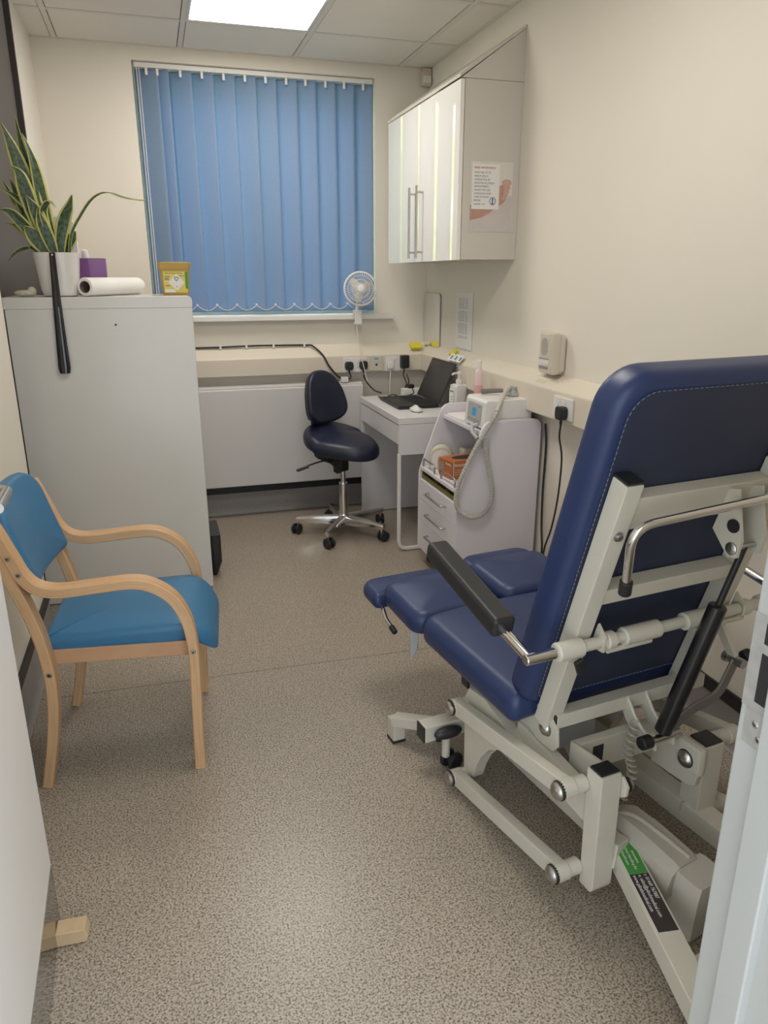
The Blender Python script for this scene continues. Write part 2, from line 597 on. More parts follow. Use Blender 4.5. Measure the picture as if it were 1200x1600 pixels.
ROOT = {}
def inv_of(o):
    while o.parent:
        o = o.parent
    return ROOT.get(o.name, Matrix.Identity(4))
def finish(me, mats, angle):
    for m in mats:
        me.materials.append(M[m] if isinstance(m, str) else m)
    if angle:
        me.shade_smooth()
        me.set_sharp_from_angle(angle=R(angle))
def props(o, label=None, cat=None, group=None, kind=None):
    for k, v in (('label', label), ('category', cat), ('group', group), ('kind', kind)):
        if v:
            o[k] = v
def thing(name, label, cat, loc=(0, 0, 0), rotz=0., group=None, kind=None, scale=None):
    o = bpy.data.objects.new(name, None)
    COL.objects.link(o)
    o.empty_display_size = .05
    o.location = loc
    o.rotation_euler = (0, 0, rotz)
    ROOT[o.name] = (Matrix.Translation(loc) @ Matrix.Rotation(rotz, 4, 'Z')).inverted()
    props(o, label, cat, group, kind)
    return o
def weigh(o, angle):
    """flat faces stay flat beside their rounded edges"""
    if 0 < angle <= 50:
        m = o.modifiers.new('flat_faces', 'WEIGHTED_NORMAL')
        m.keep_sharp = True
        m.weight = 60
def part(name, mb, mats, parent, local=False, angle=38, label=None, kind=None):
    """one mesh object under a thing (or under a part of it); world coordinates unless local"""
    if not isinstance(mats, (list, tuple)):
        mats = [mats]
    me = bpy.data.meshes.new(name)
    bmesh.ops.recalc_face_normals(mb.bm, faces=mb.bm.faces)
    if not local:
        mb.bm.transform(inv_of(parent))
    mb.bm.to_mesh(me)
    mb.bm.free()
    finish(me, mats, angle)
    o = bpy.data.objects.new(name, me)
    COL.objects.link(o)
    o.parent = parent
    weigh(o, angle)
    props(o, label, None, None, kind)
    return o
def solo(name, mb, mats, label=None, cat=None, group=None, kind=None, angle=38):
    """a thing that is one mesh; its origin goes to the middle of its base"""
    if not isinstance(mats, (list, tuple)):
        mats = [mats]
    me = bpy.data.meshes.new(name)
    bmesh.ops.recalc_face_normals(mb.bm, faces=mb.bm.faces)
    xs = [v.co for v in mb.bm.verts]
    lo = V([min(c[i] for c in xs) for i in range(3)])
    hi = V([max(c[i] for c in xs) for i in range(3)])
    c = V(((lo.x + hi.x) / 2, (lo.y + hi.y) / 2, lo.z))
    mb.bm.transform(Matrix.Translation(-c))
    mb.bm.to_mesh(me)
    mb.bm.free()
    finish(me, mats, angle)
    o = bpy.data.objects.new(name, me)
    COL.objects.link(o)
    o.location = c
    ROOT[o.name] = Matrix.Translation(-c)
    weigh(o, angle)
    props(o, label, cat, group, kind)
    return o
def struct(name, mb, mats, **k):
    return solo(name, mb, mats, kind='structure', **k)
def text(name, body, size, o, right, upd, mat, parent, local=False, align='LEFT', lift=.0006, spacing=1.1, sx=1.):
    cu = bpy.data.curves.new(name, 'FONT')
    cu.body = body
    cu.size = size
    cu.align_x = align
    cu.align_y = 'TOP'
    cu.space_line = spacing
    cu.resolution_u = 2
    cu.extrude = .0002
    ob = bpy.data.objects.new(name + '_tmp', cu)
    COL.objects.link(ob)
    bpy.context.view_layer.update()
    me = bpy.data.meshes.new_from_object(ob.evaluated_get(bpy.context.evaluated_depsgraph_get()))
    bpy.data.objects.remove(ob)
    bpy.data.curves.remove(cu)
    fm = frame(o, right, upd)
    fm = fm @ Matrix.Translation((0, 0, lift)) @ Matrix.Diagonal((sx, 1, 1, 1))
    if not local:
        fm = inv_of(parent) @ fm
    me.transform(fm)
    me.name = name
    me.materials.clear()
    me.materials.append(M[mat])
    t = bpy.data.objects.new(name, me)
    COL.objects.link(t)
    t.parent = parent
    return t

# ================================================================== THE ROOM
D, H, XR, XL = 4.48, 2.543, 1.63, -.53
GX = [-.9495 + .6 * k for k in range(6)]              # ceiling grid lines across
GY = [4.0275 - .6 * j for j in range(7)]              # ceiling grid lines along
struct('floor', MB().bx(-.95, 1.9, -.4, 4.9, -.06, 0), 'floor')
struct('trim_1', MB().bar((-.525, 2.518, .0003), (1.62, 2.458, .0003), .0030, .0006), 'seam')   # welded seam in the vinyl

# ceiling: backing slab, tiles, grid bars
cl = MB().bx(-.95, 1.9, .46, 4.76, 2.60, 2.66)
ceil = struct('ceiling', cl, 'recess')
xs = [-.72] + [g for g in GX if -.7 < g < 1.63] + [1.63]
ys = [.6] + sorted(g for g in GY if .62 < g < 4.4) + [4.48]
tb = MB()
for g in xs[1:-1]:
    tb.bx(g - .012, g + .012, .6, 4.48, 2.5435, 2.58)
for g in ys[1:-1]:
    for i in range(len(xs) - 1):
        tb.bx(xs[i] + .0125, xs[i + 1] - .0125, g - .012, g + .012, 2.5435, 2.58)
tb.bx(1.606, 1.63, .6, 4.48, 2.543, 2.58)
tb.bx(-.72, 1.605, 4.458, 4.48, 2.543, 2.58)
for i in range(len(xs) - 1):
    for j in range(len(ys) - 1):
        if abs(xs[i] - .2505) < .01 and (abs(ys[j] - 3.4275) < .01 or abs(ys[j] - 1.6275) < .01):
            continue
        t = MB().bx(xs[i] + .0155, xs[i + 1] - .0155, ys[j] + .0155, ys[j + 1] - .0155, 2.5455, 2.562, .002, 1)
        part('ceiling_tile', t, 'ceil', ceil, angle=0)
part('ceiling_grid', tb, 'grid', ceil, angle=0)

# walls
wx0, wx1, wz0, wz1 = .005, 1.305, 1.20, 2.478
b = MB()
b.bx(-.95, wx0, D, D + .28, 0, 2.6).bx(wx1, 1.9, D, D + .28, 0, 2.6).bx(wx0, wx1, D, D + .28, 0, wz0).bx(wx0, wx1, D, D + .28, wz1, 2.6)
struct('wall_back', b, 'wall', angle=0)
struct('wall_right', MB().bx(XR, XR + .2, .46, D, 0, 2.6), 'wall', angle=0)
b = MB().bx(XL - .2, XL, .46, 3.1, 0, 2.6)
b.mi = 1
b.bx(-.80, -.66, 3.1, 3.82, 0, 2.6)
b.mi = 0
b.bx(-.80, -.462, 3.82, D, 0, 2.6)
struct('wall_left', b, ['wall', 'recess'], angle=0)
struct('trim_2', MB().bx(-.480, -.457, 3.806, 3.829, 0, 2.56, .002), 'blackmat', angle=0)
struct('trim_8', MB().bx(-.659, -.4805, 3.812, 3.8195, 0, 2.56), 'recess', angle=0)
b = MB()
b.bx(-.95, -.385, .42, .60, 0, 2.6).bx(.66, 1.9, .42, .60, 0, 2.6).bx(-.385, .66, .42, .60, 2.09, 2.6)
struct('wall_front', b, 'wall', angle=0)

# coved skirtings with black capping strip
def skirting(name, p0, p1, nrm):
    p0, p1, n = V(p0), V(p1), V(nrm)
    d = p1 - p0
    b = MB()
    prof = [(0, .002), (.03, .002), (.020, .008), (.011, .022), (.006, .05), (.006, .14), (0, .14)]
    r0 = [p0 + n * a + V((0, 0, z)) for a, z in prof]
    r1 = [p1 + n * a + V((0, 0, z)) for a, z in prof]
    b.rings([r0, r1])
    o = struct(name, b, 'skirt', angle=50)
    m = (p0 + p1) / 2 + n * .0055
    c = MB().bar(m - d / 2 + V((0, 0, .158)), m + d / 2 + V((0, 0, .158)), .011, .044, bev=.003)
    part('capping_strip', c, 'strip', o)
skirting('baseboard_back', (-.462, D, 0), (1.63, D, 0), (0, -1, 0))
skirting('baseboard_right', (XR, .6, 0), (XR, D - .03, 0), (-1, 0, 0))
skirting('baseboard_left', (XL, .6, 0), (XL, 3.1, 0), (1, 0, 0))

# window: frame, glass, reveal sill
b = MB()
fy0, fy1 = 4.66, 4.72
for x0, x1, z0, z1 in ((wx0, wx0 + .06, wz0, wz1), (wx1 - .06, wx1, wz0, wz1), (wx0 + .06, wx1 - .06, wz0, wz0 + .06), (wx0 + .06, wx1 - .06, wz1 - .06, wz1), (.63, .68, wz0 + .06, wz1 - .06)):
    b.bx(x0, x1, fy0, fy1, z0, z1, .004)
win = struct('window_1', b, 'plastic')
for x0, x1 in ((wx0 + .06, .63), (.68, wx1 - .06)):
    part('pane', MB().bx(x0, x1, 4.688, 4.694, wz0 + .06, wz1 - .06), 'glass', win, angle=0)
struct('trim_3', MB().bx(-.03, 1.402, 4.43, 4.66, 1.172, 1.202, .006), 'plastic')

# the door, opened into the room on the left, with its frame
hx = lambda y: -.325 - .03 * (y - 1.233)
dy0, dy1 = .63, 1.503
dd = V((hx(dy1) - hx(dy0), dy1 - dy0, 0)).normalized()
dn = V((dd.y, -dd.x, 0))
def dpt(t, off, z):
    return V((hx(dy0), dy0, 0)) + dd * t + dn * off + V((0, 0, z))
dl = (V((hx(dy1), dy1, 0)) - V((hx(dy0), dy0, 0))).length
dm = frame(dpt(dl / 2, -.022, 1.02), dd, dn)
leaf = struct('door_1', MB().mbox(dm, (dl, .044, 2.03), .0015, 1), 'door', angle=0)
part('kick_plate', MB().mbox(frame(dpt(dl / 2 - .002, .0008, .079), dd, dn), (dl - .004, .0016, .15)), 'kick', leaf, angle=0)
hb = MB()
hb.cyl(dpt(dl - .078, 0, 1.052), dpt(dl - .078, .010, 1.052), .026, 24)
hb.tube(fillet([dpt(dl - .078, .008, 1.052), dpt(dl - .078, .050, 1.052), dpt(dl - .20, .050, 1.052)], .018), .0095, 14)
part('door_handle', hb, 'steel', leaf)
jx = .62
b = MB()
b.bx(jx, jx + .04, .42, .601, 0, 2.09, .003)
b.bx(jx - .013, jx + .002, .515, .556, 0, 2.078, .002)
b.bx(-.385, -.345, .42, .601, 0, 2.09, .003)
b.bx(-.385, jx + .04, .42, .601, 2.05, 2.09, .003)
jamb = struct('trim_4', b, 'jamb', angle=0)
sp = MB()
sp.bx(jx - .0015, jx + .0005, .562, .5995, .945, 1.062, .0006, 1)
sp.bx(jx - .0015, jx + .0005, .558, .591, .900, .9455, .0006, 1)
sp.mi = 1
sp.bx(jx - .0021, jx - .001, .566, .581, .957, 1.018)
sp.bx(jx - .0021, jx - .001, .566, .581, 1.030, 1.055)
spo = part('strike_plate', sp, [pm('worn_grey_plate', (.42, .41, .39), .38, .35, var=.25, scale=60), 'rubber'], jamb)
for yy, zz in ((.574, .930), (.566, .914)):
    sc = MB().lathe([(.0045, 0), (.0045, .0008), (.0035, .0014), (.0005, .0014)], frame((jx - .0015, yy, zz), (0, 1, 0), (0, 0, -1)), 16)
    sc.mi = 1
    sc.bx(jx - .0032, jx - .0028, yy - .0022, yy + .0022, zz - .0004, zz + .0004)
    sc.bx(jx - .0032, jx - .0028, yy - .0004, yy + .0004, zz - .0022, zz + .0022)
    part('screw', sc, ['chrome', 'rubber'], spo)

# trunking round the two walls
def trunk(name, ring0, ring1):
    b = MB()
    b.rings([[V(p) for p in ring0], [V(p) for p in ring1]])
    return struct(name, b, 'cream', angle=30)
prof = [(0, .862), (.078, .862), (.08, .866), (.08, .955), (.076, .964), (0, 1.026)]
trunk('trim_5', [(-.46, D - a, z) for a, z in prof], [(1.628, D - a, z) for a, z in prof])
prof2 = [(0, .862), (.056, .862), (.058, .866), (.058, .958), (.054, .967), (0, 1.02)]
trunk('trim_6', [(XR - a, 4.40, z) for a, z in prof2], [(XR - a, 3.62, z) for a, z in prof2])
prof3 = [(0, .855), (.085, .855), (.088, .860), (.088, .968), (.083, .978), (0, 1.022)]
trunk('trim_7', [(XR - a, 3.62, z) for a, z in prof3], [(XR - a, .62, z) for a, z in prof3])

# ================================================================== CEILING LIGHT
for ly, lb in ((3.4275, 'bright square LED light panel in the ceiling near the window'), (1.6275, 'added out-of-view LED light panel in the ceiling above the treatment chair')):  # second panel is added, out of view, to brighten the near half
    t = thing('ceiling_light', lb, 'ceiling light', (.5505, ly + .30, 2.56), 0, 'LED ceiling panels')
    b = MB()
    x0, x1, y0, y1 = .2505 + .0135, .8505 - .0135, ly + .0135, ly + .6 - .0135
    for q in ((x0, x1, y0, y0 + .012), (x0, x1, y1 - .012, y1), (x0, x0 + .012, y0 + .012, y1 - .012), (x1 - .012, x1, y0 + .012, y1 - .012)):
        b.bx(*q, 2.5445, 2.572)
    b.bx(x0, x1, y0, y1, 2.572, 2.585)
    part('frame', b, 'plastic', t, angle=0)
    b = MB()
    b._face([b.bm.verts.new(p) for p in ((x0 + .012, y0 + .012, 2.547), (x0 + .012, y1 - .012, 2.547), (x1 - .012, y1 - .012, 2.547), (x1 - .012, y0 + .012, 2.547))])
    part('diffuser', b, 'led', t, angle=0)

# ================================================================== BLUE VERTICAL BLIND
t = thing('vertical_blind', 'blue vertical blind hanging in front of the window', 'window blind', (.655, 4.53, 1.21))
b = MB().bx(.015, 1.298, 4.505, 4.552, 2.452, 2.476, .003)
part('headrail', b, 'plastic', t)
hooks = [.075, .130, .246, .357, .470, .583, .694, .807, .914, 1.026, 1.133, 1.243]
al = R(-25)
for i, hx_ in enumerate(hooks):
    w = .127
    c, s_ = math.cos(al), math.sin(al)
    b = MB()
    N = 8
    zs = [1.222, 1.25, 2.43, 2.4515]
    rows = []
    for z in zs:
        row = []
        for k in range(N + 1):
            a = (k / N - .5) * w
            bow = .004 * (1 - (2 * k / N - 1) ** 2)
            row.append(V((hx_ + a * c - bow * s_, 4.535 + a * s_ - bow * c, z)))
        rows.append(row)
    b.rings(rows, False, False, closed=False)
    o = part('slat', b, 'blind', t, angle=60)
    md = o.modifiers.new('thick', 'SOLIDIFY')
    md.thickness = .0006
    h = MB().bx(hx_ - .007, hx_ + .007, 4.503, 4.5125, 2.418, 2.4518, .003)
    part('hanger', h, 'plastic', o)
b = MB()
for a0, a1 in zip(hooks[:-1], hooks[1:]):
    p = [(a0 + (a1 - a0) * k / 10, 4.492, 1.263 - (.030 * 4 * (k / 10) * (1 - k / 10))) for k in range(11)]
    b.tube(p, .0016, 6)
    b.bx(a0 - .004, a0 + .004, 4.489, 4.535, 1.258, 1.268)
b.bx(hooks[-1] - .004, hooks[-1] + .004, 4.489, 4.535, 1.258, 1.268)
part('bead_chain', b, 'plastic', t)
b = MB()
b.tube([(.028, 4.50, 2.452), (.028, 4.50, 1.30)], .0022, 6).tube([(.040, 4.505, 2.452), (.040, 4.505, 1.30)], .0022, 6)
part('pull_cord', b, 'plastic', t)

# ================================================================== RADIATOR AND BACK WALL FITTINGS
t = thing('radiator', 'wide flat white radiator below the window behind the stool', 'radiator', (.35, 4.41, .205))
part('front_panel', MB().bx(-.42, 1.19, 4.362, 4.382, .205, .790, .008), 'radiator', t)
part('casing', MB().bx(-.42, 1.19, 4.37, 4.462, .207, .806, .010), 'radiator', t)

def socket_plate(name, c, right, upv, w, h, mat, label, cat, group=None, holes=2, logo=False, switches=True):
    """UK wall plate in its own frame: c centre of the back, outward = right x up"""
    o = thing(name, label, cat, c, 0, group)
    fm = frame(c, right, upv)
    b = MB().mbox(fm @ Matrix.Translation((0, 0, .005)), (w, h, .010), .0035)
    part('plate', b, mat, o)
    if holes:
        b = MB()
        for k in range(holes):
            cx = (k - (holes - 1) / 2) * w * .46
            b.mbox(fm @ Matrix.Translation((cx, .006, .0101)), (.004, .008, .001))
            b.mbox(fm @ Matrix.Translation((cx - .011, -.014, .0101)), (.0065, .004, .001))
            b.mbox(fm @ Matrix.Translation((cx + .011, -.014, .0101)), (.0065, .004, .001))
        part('pin_holes', b, 'inkgrey', o, angle=0)
    if switches and holes:
        for k in range(holes):
            cx = (k - (holes - 1) / 2) * w * .30
            part('switch', MB().mbox(fm @ Matrix.Translation((cx, .028, .0115)), (.010, .018, .005), .001), mat, o)
    return o, fm
def uk_plug(name, c, right, upv, label, mat='dark', s=1.):
    o = thing(name, label, 'plug', c)
    fm = frame(c, right, upv)
    out = [(-.018, -.024), (.018, -.024), (.026, -.006), (.024, .020), (.015, .027), (-.015, .027), (-.024, .020), (-.026, -.006)]
    out = [(p[0] * s, p[1] * s) for p in out]
    part('body', MB().prism(out, fm, .030 * s, .005), mat, o)
    b = MB().tube([fm @ V((0, -.020 * s, .014)), fm @ V((0, -.038 * s, .014)), fm @ V((0, -.046 * s, .014))], .0065 * s, 10, True, .004 * s)
    part('cable_grip', b, mat, o)
    return o
BR, BU = (1, 0, 0), (0, 0, 1)
yb = D - .0805
socket_plate('double_socket', (1.145, yb, .907), BR, BU, .146, .086, 'plastic', 'white double socket on the back trunking holding the two round black plugs', 'socket')
uk_plug('plug', (1.105, yb - .0105, .902), BR, BU, 'black plug in the left half of the double socket above the radiator')
uk_plug('plug', (1.195, yb - .0105, .904), BR, BU, 'black plug on the white fan cord, right half of the double socket')
o, fm = socket_plate('telephone_socket', (1.281, yb, .912), BR, BU, .090, .090, 'offwhite', 'cream single socket plate with blue label between two white sockets', 'socket', holes=0)
b = MB().mbox(fm @ Matrix.Translation((0, -.008, .0102)), (.013, .013, .001))
part('jack_hole', b, 'ink', o)
part('blue_label', MB().mbox(fm @ Matrix.Translation((0, .028, .0102)), (.028, .010, .0006)), 'screenblue', o, label='small pale blue label strip')
for sx_ in (-.032, .032):
    part('screw', MB().cyl(fm @ V((sx_, 0, .0095)), fm @ V((sx_, 0, .011)), .0028, 12), 'steel', o)
socket_plate('double_socket', (1.415, yb, .905), BR, BU, .146, .086, 'plastic', 'white double socket behind the laptop holding the square black adapter', 'socket')
uk_plug('plug', (1.366, yb - .0105, .898), BR, BU, 'small white plug with white cord left of the black adapter', 'plastic', .85)
t = thing('power_adapter', 'square black power adapter plugged in above the laptop', 'power adapter', (1.455, yb - .0105, .875))
part('body', MB().bx(1.430, 1.482, yb - .052, yb - .0105, .880, .958, .006), 'dark', t)
part('cord', MB().tube(smooth_path([(1.456, yb - .03, .882), (1.448, yb - .035, .84), (1.462, yb - .05, .79), (1.452, yb - .06, .765), (1.470, yb - .075, .80), (1.464, yb - .05, .845)]), .004, 8), 'dark', t)
def cord(name, pts, r, mat, label, n=6):
    return solo(name, MB().tube(smooth_path(pts, n), r, 8), mat, label, 'cable')
cord('power_cable', [(.17, 4.466, 1.026), (.34, 4.462, 1.026), (.56, 4.462, 1.030), (.72, 4.462, 1.028), (.862, 4.462, 1.026), (.90, 4.445, 1.020), (.95, 4.40, .970), (.985, 4.39, .905), (1.03, 4.386, .850), (1.062, 4.383, .826)], .0055, 'dark', 'black cable clipped along the top of the back wall trunking')
b = MB().bx(1.052, 1.098, 4.366, 4.396, .8075, .838, .004)
solo('cable_connector', b, 'plastic', 'small white connector block resting on the radiator top', 'connector')
cord('power_cable', [(1.098, 4.378, .826), (1.112, 4.37, .832), (1.112, 4.368, .848), (1.106, 4.372, .862)], .004, 'dark', 'short black cable between the white connector and left plug')
for i, x in enumerate((.355, .505, .665, .850)):
    solo('cable_clip', MB().bx(x - .006, x + .006, 4.452, 4.470, 1.014, 1.040, .002), 'plastic', 'white clip holding the black cable to the wall, %s from the cabinet' % ('first', 'second', 'third', 'fourth')[i], 'cable clip', 'cable clips along the back trunking')
cord('power_cable', [(1.160, 4.392, 1.138), (1.163, 4.388, 1.08), (1.170, 4.375, 1.00), (1.181, 4.347, .93), (1.198, 4.344, .86), (1.208, 4.344, .815)], .0026, 'plastic', 'thin white cord hanging from the clip-on fan past the plugs')
cord('power_cable', [(1.195, 4.370, .852), (1.197, 4.370, .835), (1.214, 4.365, .80), (1.25, 4.335, .757), (1.29, 4.312, .742)], .0042, 'dark', 'black flex drooping from the fan plug behind the desk top')
cord('power_cable', [(1.366, 4.37, .858), (1.364, 4.372, .82), (1.362, 4.372, .70), (1.365, 4.375, .45)], .003, 'plastic', 'white cord falling from the small white plug behind the desk')

t = thing('motion_sensor', 'small white alarm motion sensor high in the back right corner', 'motion sensor', (1.606, D, 2.44))
part('body', MB().bx(1.572, 1.628, D - .045, D - .001, 2.448, 2.540, .008), 'offwhite', t)
part('lens', MB().bx(1.576, 1.624, D - .052, D - .043, 2.462, 2.500, .004), 'plastic', t)

# ------------------------------------------------------------------ clip-on fan
t = thing('clip_fan', 'small white desk fan clipped to the window sill', 'fan', (1.175, 4.43, 1.16))
fc = V((1.180, 4.375, 1.350))
fn_ = V((-.18, -.98, .06)).normalized()
fx = V((0, 0, 1)).cross(fn_).normalized()
fm = frame(fc, fx, fn_.cross(fx))
if (fm.to_3x3() @ V((0, 0, 1))).dot(fn_) < 0:
    fm = frame(fc, -fx, fn_.cross(fx))
b = MB().lathe([(.004, -.075), (.030, -.070), (.036, -.05), (.036, -.03), (.030, -.02), (.010, -.018)], fm, 24)
part('motor_housing', b, 'plastic', t)
b = MB()
for k in range(3):
    rows = []
    for i in range(7):
        rr = .018 + (.072 - .018) * i / 6
        hw = .62 * math.sin(PI * (.18 + .74 * i / 6)) + .12
        row = []
        for j in range(7):
            a = k * 2 * PI / 3 + .3 + hw * (j / 6 - .5) * 1.5
            row.append(fm @ V((rr * math.cos(a), rr * math.sin(a), -.004 + .016 * (j / 6 - .5))))
        rows.append(row)
    b.rings(rows, False, False, closed=False)
b.lathe([(.016, -.018), (.017, .008), (.012, .014), (.002, .016)], fm, 20)
part('blades', b, 'cabwhite', t)
b = MB()
for rr, z in ((.094, -.002), (.075, .020), (.052, .027), (.028, .030)):
    b.tube([fm @ V((rr * math.cos(a), rr * math.sin(a), z)) for a in [2 * PI * k / 40 for k in range(41)]], .0018 if rr < .09 else .006, 6, False)
for k in range(40):
    a = 2 * PI * k / 40
    cs, sn = math.cos(a), math.sin(a)
    b.tube([fm @ V((rr * cs, rr * sn, z)) for rr, z in ((.020, .031), (.052, .027), (.078, .019), (.093, .0), (.080, -.030), (.036, -.05))], .0008, 4, False)
b.lathe([(.022, .028), (.022, .033), (.018, .036), (.001, .036)], fm, 20)
part('cage', b, 'plastic', t)
b = MB().tube([fc + V((0, .05, -.03)), fc + V((-.004, .05, -.09)), V((1.172, 4.435, 1.225))], .011, 12)
part('neck', b, 'plastic', t)
b = MB()
b.bx(1.152, 1.196, 4.405, 4.462, 1.203, 1.228, .005)
b.bx(1.152, 1.196, 4.400, 4.416, 1.145, 1.215, .005)
b.bx(1.152, 1.196, 4.405, 4.455, 1.140, 1.156, .005)
b.mi = 1
b.cyl((1.174, 4.430, 1.156), (1.174, 4.430, 1.1715), .012, 12)
part('clamp', b, ['plastic', 'inkgrey'], t)

# ================================================================== WALL CABINET
cx0, cx1, cy0, cy1, cz0, cz1 = 1.335, 1.629, 3.28, 4.32, 1.493, 2.222
t = thing('wall_cabinet', 'white glossy two-door wall cabinet with a sloping top', 'wall cabinet', (1.63, 3.80, 1.493))
b = MB()
b.bx(cx0 + .022, cx1, cy0, cy0 + .018, cz0, cz1, .001, 1).bx(cx0 + .022, cx1, cy1 - .018, cy1, cz0, cz1, .001, 1)
b.bx(cx0 + .022, cx1, cy0 + .018, cy1 - .018, cz0 + .002, cz0 + .02).bx(cx0 + .022, cx1, cy0 + .018, cy1 - .018, cz1 - .018, cz1).bx(cx1 - .008, cx1, cy0 + .018, cy1 - .018, cz0 + .02, cz1 - .018)
part('carcass', b, 'cabwhite', t, angle=0)
ym = 3.792
for k, (a, c) in enumerate(((cy0 + .001, ym - .0015), (ym + .0015, cy1 - .001))):
    d = part('door', MB().bx(cx0, cx0 + .02, a, c, cz0 - .003, cz1 - .002, .0025), 'whitegloss', t)
    hy = ym - .055 if k == 0 else ym + .058
    hm = MB().tube([(cx0 - .034, hy, 1.508), (cx0 - .034, hy, 1.848)], .006, 12)
    for zz in (1.538, 1.818):
        hm.tube([(cx0 - .034, hy, zz), (cx0 + .001, hy, zz)], .005, 10)
    part('handle', hm, 'steel', d)
b = MB()
b.prism([(cx0 + .004, cz1 + .0018), (cx1, cz1 + .0018), (cx1, 2.4272)], frame((0, cy0 + .0185, 0), (1, 0, 0), (0, 0, 1)), .017)
part('end_fillet', b, 'cabwhite', t, angle=0)
slope = V((cx1 - (cx0 - .004), 0, 2.440 - (cz1 + .008)))
p0, p1 = V((cx0 - .004, 0, cz1 + .006)), V((cx1, 0, 2.440))
tb_ = MB().prism([(p0.x, p0.z - .004), (p1.x, p1.z - .012), (p1.x, p1.z), (p0.x, p0.z + .008)], frame((0, cy1, 0), (1, 0, 0), (0, 0, 1)), cy1 - cy0 + .003)
part('sloping_top', tb_, 'cabwhite', t, angle=0)

# poster and notice on the cabinet's end
yp = cy0 - .0012
t = thing('poster', 'photo poster of a bare foot on a white towel, taped to the cabinet end', 'poster', (1.495, yp, 1.615))
PM = frame((1.393, yp, 1.612), (1, 0, 0), (0, 0, 1))
PW, PH = .204, .290
b = MB().mbox(PM @ Matrix.Translation((PW / 2, PH / 2, .0002)), (PW, PH, .0008))
part('sheet', b, 'grid', t, angle=0)
b = MB().prism([(0.001, .001), (.203, .001), (.203, .155), (.188, .150), (.160, .118), (.125, .098), (.095, .078), (.06, .060), (.001, .046)], PM @ Matrix.Translation((0, 0, .0007)), .0003)
part('towel_picture', b, 'towel', t, angle=0)
b = MB()
b.prism([(.001, .047), (.06, .060), (.095, .078), (.125, .100), (.160, .120), (.178, .140), (.180, .165), (.186, .195), (.170, .205), (.135, .190), (.08, .150), (.001, .11)], PM @ Matrix.Translation((0, 0, .0008)), .0003)
part('foot_picture', b, 'skin', t, angle=0)
b = MB()
for k, (x, y, r_) in enumerate(((.184, .207, .016), (.186, .187, .0115), (.183, .170, .010), (.180, .155, .009), (.173, .142, .008))):
    b.prism([(x + 1.5 * r_ * math.cos(a), y + r_ * math.sin(a) * .9) for a in [2 * PI * q / 16 for q in range(16)]], PM @ Matrix.Translation((-.008, 0, .0009 + k * .0001)), .0003)
part('toes_picture', b, 'toe', t, angle=0)
t = thing('notice', 'white missed appointments notice with red heading and round blue emblem', 'notice', (1.465, yp - .004, 1.708))
NM = frame((1.399, yp - .003, 1.706), (1, 0, 0), (0, 0, 1))
NW, NH = .133, .186
part('sheet', MB().mbox(NM @ Matrix.Translation((NW / 2, NH / 2, 0)), (NW, NH, .002)), 'paper', t, angle=0)
no = lambda x, y: NM @ V((x, y, .001))
text('heading', 'MISSED APPOINTMENTS', .0118, no(.008, .176), (1, 0, 0), (0, 0, 1), 'red', t, sx=.82)
text('body_text', 'FROM THE 1ST OF\nMARCH 2024, A\nCHARGE WILL BE\nMADE FOR ALL MISSED\nAPPOINTMENTS,\nUNLESS THEY ARE\nCANCELLED MORE\nTHAN 24 HOURS\nBEFORE.', .0112, no(.010, .156), (1, 0, 0), (0, 0, 1), 'inkgrey', t, spacing=1.27, sx=.86)
text('thanks_text', 'THANK YOU', .0095, no(.010, .026), (1, 0, 0), (0, 0, 1), 'inkgrey', t)
em = MB()
for r0, r1 in ((.0155, .0125),):
    ring = [[NM @ V((.102 + rr * math.cos(a), .035 + rr * 1.05 * math.sin(a), z)) for a in [2 * PI * k / 32 for k in range(32)]] for rr, z in ((r0, .0011), (r0, .0015), (r1, .0015), (r1, .0011))]
    em.rings(ring, False, False)
em.prism([(.0985, .021), (.1055, .021), (.1045, .036), (.107, .044), (.102, .046), (.097, .044), (.0995, .036)], NM @ Matrix.Translation((0, 0, .0011)), .0004)
em.prism([(.102 + .0028 * math.cos(a), .0415 + .0028 * math.sin(a)) for a in [2 * PI * k / 12 for k in range(12)]], NM @ Matrix.Translation((0, 0, .0012)), .0004)
part('emblem', em, 'blueprint', t, angle=0)

# ------------------------------------------------------------------ right wall: mirror, lists, intercom, socket
t = thing('mirror', 'frameless wall mirror with rounded corners in the back right corner', 'mirror', (1.62, 4.36, 1.012))
MM = frame((1.628, 4.475, 1.012), (0, -1, 0), (0, 0, 1))
part('backing', MB().prism(rrect(0, .262, 0, .31, .02, 5), MM @ Matrix.Translation((0, 0, .0)), -.004 if False else .005), 'inkgrey', t)
part('glass', MB().prism(rrect(0, .262, 0, .31, .02, 5), MM @ Matrix.Translation((0, 0, .0051)), .006, .001), pm('mirror_silver', (.88, .88, .86), .02, 1., var=.0), t)
t = thing('wall_document', 'white sheet of printed text in clear sleeve on the right wall', 'document', (1.628, 3.85, 1.03))
DM = frame((1.6275, 3.972, 1.038), (0, -1, 0), (0, 0, 1))
part('sleeve', MB().mbox(DM @ Matrix.Translation((.115, .148, .001)), (.23, .30, .003)), 'paper', t, angle=0)
b = MB()
random.seed(3)
for k in range(26):
    z = .265 - k * .0083
    if k % 8 == 7:
        continue
    b.mbox(DM @ Matrix.Translation((.035 + .05 * random.uniform(.8, 1) , z, .0028)), (.10 * random.uniform(.75, 1.), .0036, .0004))
    b.mbox(DM @ Matrix.Translation((.150, z, .0028)), (.028, .0036, .0004))
part('printed_lines', b, 'panelgrey', t, angle=0)

